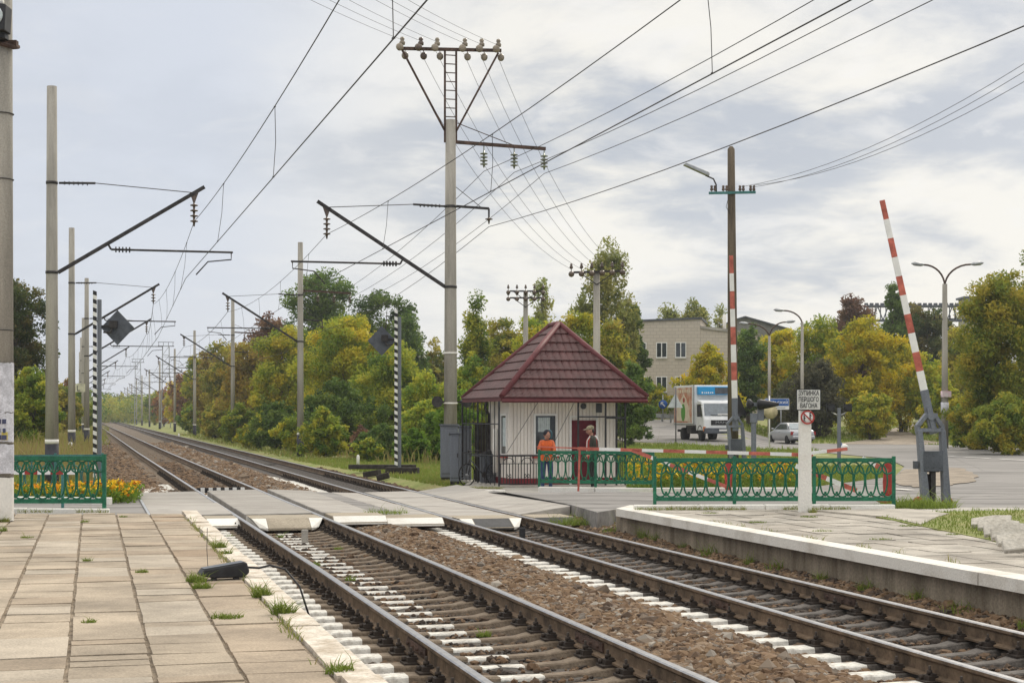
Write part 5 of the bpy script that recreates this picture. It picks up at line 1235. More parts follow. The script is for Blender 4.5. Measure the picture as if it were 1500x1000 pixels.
# ================================================================== CROSSING PADS AND SMALL THINGS
M_pad = mat('ramp concrete', (.36, .31, .24), .9, col2=(.27, .23, .175), scale=2, bump=.5, bscale=30)
def ramp(lab, x0, x1, y, z, face, ends, fall=.20, dep=1.5, run=.42):
    t = thing('concrete_ramp', lab, 'ramp', ((x0+x1)/2, y, z), group='concrete ramp blocks in front of the crossing deck'); w = (x1-x0)/2
    prof = lambda: [(0, -fall), (0, -fall+.05), (run, 0), (dep, 0), (dep, -fall)]
    e = .2*(x1-x0) if ends else 0
    mb = MB(); mb.prism([(a, b) for a, b in prof()], 'x', 2*(w-e), 0, c=(-w+e, 0, 0)); mb.m[2] = face; mb.m[3] = face
    mb.build('block', [M_pad, MT['black'], MT['white']], t, bevel=.012)
    if ends:
        for s in (-1, 1):
            mb = MB(); vs = []
            for xx in (s*(w-e), s*w):
                sk = .12*(abs(xx)-(w-e))/e; vs += [(xx-s*sk*1.4, sk, -fall), (xx-s*sk, sk, -fall+.05), (xx, run, 0), (xx, dep, 0), (xx, dep, -fall)]
            mb.add(vs, [(0, 1, 2, 3, 4), (9, 8, 7, 6, 5)]+[(i, (i+1) % 5, 5+(i+1) % 5, 5+i) for i in range(5)]); mb.m[4] = 1; mb.build('painted_end', [MT['white'], M_pad], t)
ramp('concrete ramp block with white ends between the rails of the nearer track', 2.80, 4.10, 29.55, -.01, 0, True)
ramp('small concrete ramp block with a white face beside the left platform edge', 2.0, 2.6, 29.8, -.01, 2, False, .16, 1.3)
ramp('cracked white concrete ramp slab left half between the two tracks', 4.38, 5.4, 30.5, -.03, 2, False, .16, 1.3, .2)
ramp('cracked white concrete ramp slab right half between the two tracks', 5.42, 6.55, 30.75, -.10, 2, False, .16, 1.3, .2)
ramp('black concrete ramp block with white ends between the rails of the farther track', 6.96, 8.22, 30.9, -.16, 1, True)
ramp('concrete ramp block with black face next to the right platform corner', 8.5, 9.35, 31.2, -.16, 1, False, .16, 1.3, .2)
mb = MB(); p0 = Vector((2.83, 42.05, -.02)); 
def check_bar(lab, x0, x1, y, z, n, h=.13):
    t = thing('checkered_bar', lab, 'marker bar', (x0, y, z), group='black and white marker bars between the rails'); mb = MB()
    for i in range(n): mb.box(((x1-x0)*(i+.5)/n, 0, -h/2), ((x1-x0)/n, .08, h), i % 2)
    mb.build('striped_bar', [MT['black'], MT['wpaint']], t)
    for x in (.08, x1-x0-.08): MB().box((x, .03, -h-.08), (.06, .06, .2)).build('foot', MT['dark'], t)
check_bar('black and white marker bar between the rails of the nearer track', 2.55, 3.75, Y1(3)+.55, .04, 12)
check_bar('black and white marker bar between the rails of the farther track', 6.96, 8.15, Y1(7.6)+.7, -.2, 11)
for lab, x, y, z, m in [('short grey stub post between the rails of the nearer track', 3.42, 27.2, -.28, 'concrete'), ('short black stub post between the rails of the farther track', 7.6, 28.9, -.43, 'black')]:
    mb = MB(); mb.box((0, 0, .12), (.11, .04, .26)); mb.box((0, .03, .02), (.14, .1, .05)); tag(mb.build('stub_post', MT[m], loc=(x, y, z), bevel=.01), lab, 'post')
# black speaker box on the platform with cable
p = Q(326, 16.1, .25); t = thing('speaker_box', 'black wedge shaped loudspeaker box lying on the left platform edge', 'speaker', p, R(8))
mb = MB(); mb.prism([(-.24, .03), (-.2, .09), (.22, .15), (.25, .05), (.2, .0), (-.1, .0)], 'y', .2, c=(0, -.1, .02)); mb.build('case', MT['black'], t, bevel=.012)
mb = MB(); mb.add([(-.2, -.09, .116), (.2, -.09, .172), (.2, .09, .172), (-.2, .09, .116)], [(0, 1, 2, 3)]); mb.build('cover', MT['dgrey'], t)
for x in (-.1, .12): MB().box((x, -.06, .0), (.05, .06, .04)).build('foot', MT['black'], t)
mb = MB(); mb.tube([(.24, 0, .11), (.36, -.02, .10), (.48, .02, .12), (.62, -.05, .08), (.72, -.22, -.08), (.80, -.35, -.42)], .011, 6); mb.build('cable', MT['black'], t)
mb = MB(); mb.tube([(-.12, .1, .05), (-.13, .12, .3), (-.125, .12, .5)], .003, 4); mb.build('aerial', MT['dark'], t)
# timbers below the right striped post
for lab, (u0, d0), (u1, d1), h in [('long tarred timber under the right striped post', (514, 65), (606, 61.6), .18), ('short tarred timber lying across in front of the striped post', (534, 60.5), (556, 60.2), .2), ('thick tarred timber block at the foot of the striped post', (566, 60.8), (613, 60.4), .24), ('dark low timber trestle near the rails beside the striped post', (552, 57.4), (570, 57.4), .22)]:
    a, b = onT(u0, d0), onT(u1, d1); o = a.copy(); mb = MB(); z = h/2+(.18 if 'long' in lab else .04); mb.bar(Vector((0, 0, z)), b-a+Vector((0, 0, z)), .26, h); tag(mb.build('timber', MT['tar'], loc=o, bevel=.02), lab, 'timber', 'old timbers on the grass')
p = onT(524.5, 74); tag(MB().lathe([(.07, -.1), (.07, .42), (.045, .5), (.001, .52)], n=10).build('marker_post', MT['white'], loc=p), 'small white marker post in the grass left of the striped post', 'post')
p = Q(287, 175, -.4); tag(MB().lathe([(.09, -.1), (.09, .55), (.001, .6)], n=8).build('marker_post', MT['white'], loc=onT(262, 175)), 'tiny white marker post far along the grass verge', 'post')
M_heap = mat('dirty broken slab', (.47, .44, .39), .9, col2=(.33, .30, .25), scale=5, bump=.4, bscale=25)
# broken slabs heaped at the right edge
for k in range(6):
    u, v = 1452+k*10, 758+k*7.5; p = Q(u, 2400*(1.853-.2)/(v-609+12), .17)
    mb = MB(); mb.prism([(-.30, 0), (.27, .02), (.31, .22), (.05, .26), (-.28, .2)], 'z', .07, c=(0, -.1, .02), M=Matrix.Rotation(R(24+k*5 % 17), 3, 'X') @ Matrix.Rotation(R(k*7 % 11-5), 3, 'Y')); o = mb.build('broken_slab', M_heap, loc=p, bevel=.01, rz=R(-25+k*3))
    tag(o, 'pale broken concrete slab leaning in the heap at the right edge, %s from the left' % ['first', 'second', 'third', 'fourth', 'fifth', 'last'][k], 'slab', 'heap of broken slabs')
p = onT(1236, 92); mb = MB(); mb.sphere((0, 0, .15), (.3, .2, .2), 8, 6); mb.sphere((-.25, 0, .3), (.14, .12, .2), 8, 6, 1); tag(mb.build('litter_bag', [MT['wpaint'], MT['blue']], loc=p), 'white and blue plastic bag lying on the grass by the path', 'bag')
# ================================================================== PEOPLE
def skinned(name, joints, edges, mats, paint, parent=None, sub=1, root=0):
    me = bpy.data.meshes.new(name); keys = list(joints); ix = {k: i for i, k in enumerate(keys)}
    me.from_pydata([joints[k][0] for k in keys], [(ix[a], ix[b]) for a, b in edges], [])
    o = bpy.data.objects.new(name, me); C.objects.link(o)
    sk = o.modifiers.new('s', 'SKIN'); sk.use_smooth_shade = True; sk.branch_smoothing = .3
    for i, k in enumerate(keys):
        r = joints[k][1]; r = (r, r) if not isinstance(r, tuple) else r
        me.skin_vertices[0].data[i].radius = r; me.skin_vertices[0].data[i].use_root = (i == root)
    sb = o.modifiers.new('d', 'SUBSURF'); sb.levels = sb.render_levels = sub
    m2 = bpy.data.meshes.new_from_object(o.evaluated_get(bpy.context.evaluated_depsgraph_get()))
    o.modifiers.clear(); o.data = m2; m2.name = name
    m2.materials.clear()
    for q in mats: m2.materials.append(q)
    for f in m2.polygons: f.material_index = paint(f.center); f.use_smooth = True
    if parent is not None: o.parent = parent
    return o
def person(lab, loc, rz, J, mats, paint, hat, vest, lean=0.):
    t = thing('person', lab, 'person', loc, rz); V3 = Vector
    nk, hd = V3(J['neck']), V3(J['head'])
    jo = {}; ed = []
    def ad(k, p, r): jo[k] = (V3(p), r)
    def ln(*ks): ed.extend(zip(ks[:-1], ks[1:]))
    ad('pelvis', J['pelvis'], (.155, .115)); ad('waist', V3(J['pelvis']).lerp(V3(J['chest']), .5), (.145, .11)); ad('chest', J['chest'], (.17, .12)); ad('upch', V3(J['chest']).lerp(nk, .6), (.14, .1)); ad('neck', nk, .06); ad('jaw', nk.lerp(hd, .5), .065); ad('head', hd, (.088, .105)); ad('crown', hd+(hd-nk).normalized()*.085, .07)
    ln('pelvis', 'waist', 'chest', 'upch', 'neck', 'jaw', 'head', 'crown')
    for s in 'LR':
        ad('sh'+s, J['sh'+s], .07); ad('el'+s, J['el'+s], .05); ad('wr'+s, J['wr'+s], .034); w, e = V3(J['wr'+s]), V3(J['el'+s]); d = (w-e).normalized(); ad('pa'+s, w+d*.075, (.042, .024)); ln('upch', 'sh'+s, 'el'+s, 'wr'+s, 'pa'+s)
        ad('hp'+s, J['hp'+s], .105); ad('kn'+s, J['kn'+s], .072); ad('an'+s, J['an'+s], .048); ad('to'+s, V3(J['an'+s])+V3((.0, -.17, -.055)), .04); ln('pelvis', 'hp'+s, 'kn'+s, 'an'+s, 'to'+s)
        sd = d.cross(V3((0, 0, 1))); sd = sd.normalized() if sd.length > .1 else V3((1, 0, 0)); dn = d.cross(sd).normalized(); dn = dn if dn.z < 0 else -dn
        for k, (o_, l) in enumerate([(-.033, .062), (-.011, .072), (.011, .068), (.033, .055)]):
            a = w+d*.085+sd*o_; ad('f%d%s' % (k, s), a, .0105); ad('g%d%s' % (k, s), a+d*l*.55+dn*.012, .009); ad('h%d%s' % (k, s), a+d*l*.85+dn*.035, .008); ln('pa'+s, 'f%d%s' % (k, s), 'g%d%s' % (k, s), 'h%d%s' % (k, s))
        th = w+d*.03-sd*.04+dn*.01; ad('t'+s, th, .012); ad('u'+s, th+d*.045-sd*.015+dn*.02, .009); ln('pa'+s, 't'+s, 'u'+s)
    body = skinned('body', jo, ed, mats, paint, t, 1)
    # face on the head (facing local f)
    f = V3(J['face']).normalized(); up = (hd-nk).normalized(); f = (f-up*f.dot(up)).normalized(); sd = f.cross(up); Mh = Matrix((sd, f, up)).transposed()
    mb = MB(); mb.sphere(hd+f*.012+up*.015, (.078, .098, .118), 18, 14, 0, Mh)
    mb.prism([(-.014, 0), (.014, 0), (.006, .05), (-.006, .05)], 'y', .03, 0, Mh, hd+f*.095-up*.03)
    for s in (-1, 1): mb.sphere(hd+sd*s*.08-up*.0, (.014, .026, .034), 8, 6, 0, Mh); mb.sphere(hd+sd*s*.032+f*.1+up*.012, (.014, .008, .008), 8, 6, 1, Mh)
    mb.box(hd+f*.103-up*.055, (.045, .012, .012), 2, Mh)
    h_ = mb.build('face', [MT['skin'], MT['black'], mat('lips', (.28, .09, .08), .6)], t)
    hat(t, hd, f, up, sd, Mh); vest(t, J)
    return t
def shell(name, mats, parent, rows, n=18, open_front=None):
    """garment shell: rows of (center, half width, half depth)"""
    mb = MB(); vs = []
    for c, w, d in rows:
        for j in range(n): a = 2*math.pi*j/n; vs.append((c[0]+w*math.cos(a), c[1]+d*math.sin(a), c[2]))
    k = len(rows)
    for i in range(k-1):
        for j in range(n): mb.f.append((i*n+j, i*n+(j+1) % n, (i+1)*n+(j+1) % n, (i+1)*n+j)); mb.m.append(open_front(i, j) if open_front else 0); mb.sm.append(True)
    mb.v = vs; return mb.build(name, mats, parent)
M_or = mat('orange vest', (.66, .12, .025), .7, var=.1); M_jean = mat('blue jeans', (.035, .06, .13), .85, var=.2); M_scarf = mat('teal headscarf', (.02, .10, .13), .8, var=.25); M_navy = mat('dark cap cloth', (.018, .02, .03), .85)
M_olive = mat('dark olive jacket', (.045, .045, .035), .85, var=.2); M_trs = mat('dark trousers', (.022, .024, .022), .85); M_vest = mat('red vest', (.38, .045, .035), .7, var=.12); M_camo = mat('camouflage cap', (.30, .25, .17), .9, col2=(.13, .13, .08), scale=25); M_refl = mat('reflective tape', (.6, .58, .55), .5, var=.05); M_shirt = mat('orange sleeve', (.55, .12, .04), .8, var=.15)
# woman leaning with folded arms on the railing: faces the camera (local -y is toward the camera)
Jw = dict(pelvis=(0, .12, .84), chest=(0, .02, 1.14), neck=(0, -.04, 1.34), head=(.01, -.07, 1.46), face=(.25, -1, -.1), shL=(.15, .0, 1.28), elL=(.21, -.14, 1.03), wrL=(.04, -.27, 1.0), shR=(-.15, .0, 1.28), elR=(-.22, -.14, 1.03), wrR=(-.03, -.25, .95), hpL=(.09, .12, .80), knL=(.1, .09, .45), anL=(.1, .14, .08), hpR=(-.09, .12, .80), knR=(-.1, .07, .45), anR=(-.11, .1, .08))
def hat_w(t, hd, f, up, sd, Mh):
    mb = MB(); mb.sphere(hd-f*.02+up*.045, (.105, .115, .105), 16, 12, 0, Mh); mb.build('cap', M_navy, t)
    mb = MB(); mb.sphere(hd-f*.05-up*.005-sd*.05, (.105, .09, .15), 14, 10, 0, Mh); mb.sphere(hd-f*.04-up*.13, (.09, .07, .05), 12, 8, 0, Mh); mb.build('headscarf', M_scarf, t)
def vest_w(t, J):
    rows = [((0, .12, .78), .165, .14), ((0, .11, .86), .165, .145), ((0, .07, .98), .158, .14), ((0, .02, 1.12), .175, .145), ((0, -.01, 1.24), .172, .13), ((0, -.02, 1.31), .12, .09)]
    shell('vest', [M_or, M_refl], t, rows, 20, lambda i, j: 1 if i == 2 and False else 0)
    mb = MB(); mb.tube([(.165*math.cos(a), .06+.148*math.sin(a), 1.0) for a in np.linspace(0, 2*math.pi, 21)[:-1]], .015, 6, closed=True); mb.build('reflective_band', M_refl, t)
def paint_w(c): return 0 if (c.z > 1.345 or (c.y < -.235 and .85 < c.z < 1.08)) else (2 if c.z < .8 and c.z > .1 else (3 if c.z <= .1 else 1))
pw = Q(801, 42.9, -.11)
person('person in an orange vest, dark cap and blue jeans leaning on the green railing', pw, -TH, Jw, [MT['skin'], M_shirt, M_jean, MT['black']], paint_w, hat_w, vest_w)
# man in profile looking left, hand on the railing
Jm = dict(pelvis=(0, 0, .90), chest=(-.01, 0, 1.22), neck=(-.03, 0, 1.43), head=(-.06, -.01, 1.565), face=(-1, -.25, -.12), shL=(.02, .19, 1.37), elL=(.06, .24, 1.08), wrL=(-.12, .16, .92), shR=(.02, -.19, 1.37), elR=(.07, -.24, 1.08), wrR=(-.10, -.36, .96), hpL=(.0, .09, .86), knL=(-.02, .1, .48), anL=(.03, .1, .08), hpR=(0, -.09, .86), knR=(-.05, -.1, .48), anR=(0, -.1, .08))
def hat_m(t, hd, f, up, sd, Mh):
    mb = MB(); mb.sphere(hd+up*.065-f*.01, (.094, .112, .075), 16, 10, 0, Mh); mb.prism([(-.07, .06), (.07, .06), (.06, .17), (-.06, .17)], 'z', .012, 0, Mh, hd+up*.055); mb.build('cap', M_camo, t, bevel=.004)
    mb = MB(); mb.sphere(hd-f*.045-up*.0, (.082, .07, .085), 12, 8, 0, Mh); mb.build('hair', MT['dark'], t)
def vest_m(t, J):
    rows = [((.0, 0, .82), .145, .2), ((.0, 0, .92), .15, .205), ((0, 0, 1.08), .145, .2), ((-.005, 0, 1.24), .155, .22), ((0, 0, 1.36), .125, .2), ((-.01, 0, 1.43), .085, .11)]
    shell('vest', [M_vest, M_olive], t, rows, 20, lambda i, j: 0 if j in (11, 12, 2, 3, 17) else 1)
    for y in (-.12, .12):
        mb = MB(); mb.tube([(.06, y, 1.44), (.152, y*1.1, 1.3), (.165, y*1.1, 1.1), (.16, y, .86)], .018, 6); mb.tube([(-.07, y, 1.42), (-.15, y*1.2, 1.3), (-.16, y*1.2, 1.1), (-.155, y*1.1, .86)], .014, 6); mb.build('reflective_strip', M_vest if y > 0 else M_refl, t)
def paint_m(c): return 0 if (c.z > 1.44 or (.83 < c.z < 1.0 and (c.x < -.13 or c.y < -.31))) else (2 if .1 < c.z < .88 else (3 if c.z <= .1 else 1))
pm = Q(868, 43.4, -.10)
person('person in a camouflage cap and red vest standing before the burgundy door', pm, -TH-R(0), Jm, [MT['skin'], M_olive, M_trs, MT['black']], paint_m, hat_m, vest_m)
# ================================================================== TREES AND PLANTS
def leaf_quads(P, nrm_bias, size, r, droop=0.):
    n = len(P); a = r.normal(size=(n, 3)); a[:, 2] += nrm_bias; a /= np.linalg.norm(a, axis=1)[:, None]
    b = r.normal(size=(n, 3)); b[:, 2] -= droop; b -= a*(a*b).sum(1)[:, None]; b /= np.linalg.norm(b, axis=1)[:, None]; c = np.cross(a, b)
    s = size*np.exp(r.normal(0, .28, n))[:, None]
    V = np.stack([P-b*s, P+c*s*.5, P+b*s, P-c*s*.5], 1).reshape(-1, 3)
    return V, np.arange(n*4).reshape(-1, 4)
def crown_mesh(name, seed, w, h, z0, nclump, nleaf, lsize, m, shape='round', clump=.26, droop=0., gap=0., tone=(.5, .22)):
    """crown of half width w between z0 and h; returns mesh and clump centres"""
    r = np.random.default_rng(seed); cen = []; rad = []
    while len(cen) < nclump:
        p = r.uniform(-1, 1, 3); q = np.linalg.norm(p)
        if q > 1 or q < .3: continue
        t = (p[2]+1)/2
        if shape == 'tall': k = .55+.6*math.sin(math.pi*min(1, t*.9+.12))*.8
        elif shape == 'cone': k = 1.15*(1-t)**.7+.12
        elif shape == 'bush': k = 1.1*math.sqrt(max(0, 1-(t*.95)**2.2))+.05
        else: k = 1.
        an = math.atan2(p[1], p[0]); lob = 1+.22*math.sin(an*3+seed)+.15*math.sin(an*5+t*6+seed*2)
        c = np.array([p[0]*w*k*lob, p[1]*w*k*lob, z0+(h-z0)*t]); cen.append(c); rad.append(clump*w*r.uniform(.55, 1.25)*(1 if shape != 'cone' else .8))
    cen = np.array(cen); rad = np.array(rad); tn = np.clip(r.normal(tone[0], tone[1], nclump), 0, 1)
    wt = rad**2; wt /= wt.sum(); ix = r.choice(nclump, nleaf, p=wt)
    d = r.normal(size=(nleaf, 3)); d /= np.linalg.norm(d, axis=1)[:, None]; rr = r.uniform(0, 1, nleaf)**(.55)*1.2
    stretch = np.array([1, 1, .8 if droop == 0 else 1.25])
    P = cen[ix]+d*(rad[ix]*rr)[:, None]*stretch
    ns = np.array([noise.noise(Vector(p*(3.2/w))) for p in P])
    if gap: k = ns > -gap; P, ix, ns = P[k], ix[k], ns[k]
    k = P[:, 2] > .05; P, ix, ns = P[k], ix[k], ns[k]
    V, Fq = leaf_quads(P, .55, lsize, r, droop)
    tint = np.clip(tn[ix]+r.normal(0, .13, len(P))+ns*.3, 0, 1)
    return np_mesh(name, V, Fq, m, np.repeat(tint, 4)), cen
def trunk_mesh(name, seed, h, z0, r0, cen, nb=9, m=None, multi=1):
    r = random.Random(seed); mb = MB()
    for k in range(multi):
        ox = 0 if multi == 1 else r.uniform(-.5, .5)*r0*6; pts = [(ox*.3, 0, -.3)]; top = z0+(h-z0)*.72
        for i in range(1, 7): pts.append((ox*(.3+.7*i/6)+r.uniform(-.06, .06)*i, r.uniform(-.06, .06)*i, top*i/6))
        mb.tube(pts, [r0*(1-.12*i)*(1 if multi == 1 else .6) for i in range(7)], 8)
    for c in r.sample(list(map(tuple, cen)), min(nb, len(cen))):
        zs = max(z0*.5, min(c[2]-.25*(h-z0), top*.9)); zs = max(.3, zs); a = Vector((0, 0, zs)); b = Vector(c); q = a.lerp(b, .5)+Vector((0, 0, -.05*h))
        rb = r0*.42*(1-zs/h*.6); mb.tube([a, q, b], [rb, rb*.6, rb*.2], 6)
    return mb.mesh(name, m or MT['bark'])
def ramp_mat(name, *cols, transl=.45):
    k = len(cols); return attr_mat(name, [(.12+.76*i/(k-1), c) for i, c in enumerate(cols)], .7, transl, extra=.16)
LM_ = dict(
    green=ramp_mat('green leaves', (0.065, 0.117, 0.029), (0.117, 0.189, 0.039), (0.195, 0.260, 0.052)),
    yg=ramp_mat('yellow green leaves', (0.168, 0.246, 0.034), (0.314, 0.370, 0.040), (0.470, 0.459, 0.045), (0.605, 0.493, 0.045)),
    gy=ramp_mat('green yellowing leaves', (0.100, 0.177, 0.033), (0.201, 0.283, 0.040), (0.330, 0.378, 0.045), (0.472, 0.437, 0.047)),
    gold=ramp_mat('golden leaves', (.20, .235, .03), (.38, .36, .028), (.56, .46, .024), (.66, .49, .022)),
    ochre=ramp_mat('ochre leaves', (0.184, 0.161, 0.034), (0.310, 0.230, 0.044), (0.425, 0.287, 0.048), (0.333, 0.310, 0.048)),
    rust=ramp_mat('rust leaves', (0.180, 0.090, 0.040), (0.300, 0.130, 0.040), (0.420, 0.200, 0.040), (0.320, 0.240, 0.050)),
    brown=ramp_mat('brown red leaves', (0.120, 0.065, 0.045), (0.190, 0.100, 0.065), (0.230, 0.150, 0.070)),
    birch=ramp_mat('birch leaves', (0.198, 0.242, 0.066), (0.319, 0.341, 0.088), (0.440, 0.407, 0.110)),
    olive=ramp_mat('olive grey leaves', (0.085, 0.090, 0.050), (0.130, 0.130, 0.070), (0.180, 0.165, 0.085)),
    walnut=ramp_mat('walnut leaves', (0.120, 0.180, 0.031), (0.216, 0.264, 0.041), (0.324, 0.324, 0.043), (0.432, 0.348, 0.043)),
    bright=ramp_mat('bright green leaves', (0.083, 0.165, 0.022), (0.143, 0.242, 0.029), (0.231, 0.330, 0.040)),
    dark=ramp_mat('dark green leaves', (0.056, 0.088, 0.025), (0.100, 0.131, 0.035), (0.188, 0.156, 0.044)),
    mixed=ramp_mat('mixed autumn leaves', (0.127, 0.172, 0.034), (0.287, 0.310, 0.046), (0.402, 0.310, 0.063), (0.506, 0.460, 0.057)),
)
rt = random.Random(5)
def tree(lab, u, d, top, wpx, kind, shape='round', name='tree', cat='tree', grp='trees along the line', seed=0, sink=.0):
    p = onT(u, d); h = CAMZ+(HY-top)*d/F-p.z; seed = int(abs(u*7)+d); m = LM_[kind]
    w = wpx*d/F*{'round': .43, 'bush': .42, 'tall': .44, 'birch': .46, 'thin': .46, 'cone': .46}[shape]
    z0, nc, sh, cl, dr, gp, cov = dict(round=(.04, 150, 'round', .20, 0, .5, 1.5), bush=(0, 140, 'bush', .19, 0, .5, 1.5), tall=(.08, 120, 'tall', .22, .3, .4, 1.3), birch=(.14, 90, 'tall', .21, 1.2, .10, 1.25), thin=(.12, 50, 'tall', .22, .8, .12, .8), cone=(.05, 70, 'cone', .22, 0, .3, 1.5))[shape]
    ls = 2.05*d/F*(1.1 if d < 100 else 1); n = int(cov*1.2*wpx*h*F/d); n = max(1500, min(n, 60000))
    me, cen = crown_mesh(kind+' crown', seed, w, h, z0*h, nc, n, ls, m, sh, cl*math.sqrt(max(1, h*.5/w)), dr, gp)
    tm = trunk_mesh(kind+' trunk', seed, h, z0*h+.02*h, (.021 if sh != 'bush' else .012)*h+.03, cen, 10, None, 1 if sh != 'bush' else 4)
    t = thing(name, lab, cat, p, 0, grp); obj_from('crown', me, t); obj_from('trunk', tm, t)
    return t
S = 'along the right side of the line'
LINE = 'trees beside the line, left of the hut'; BACK = 'trees behind the guard hut'; ROADS = 'trees beyond the road'; LEFT = 'trees left of the line'
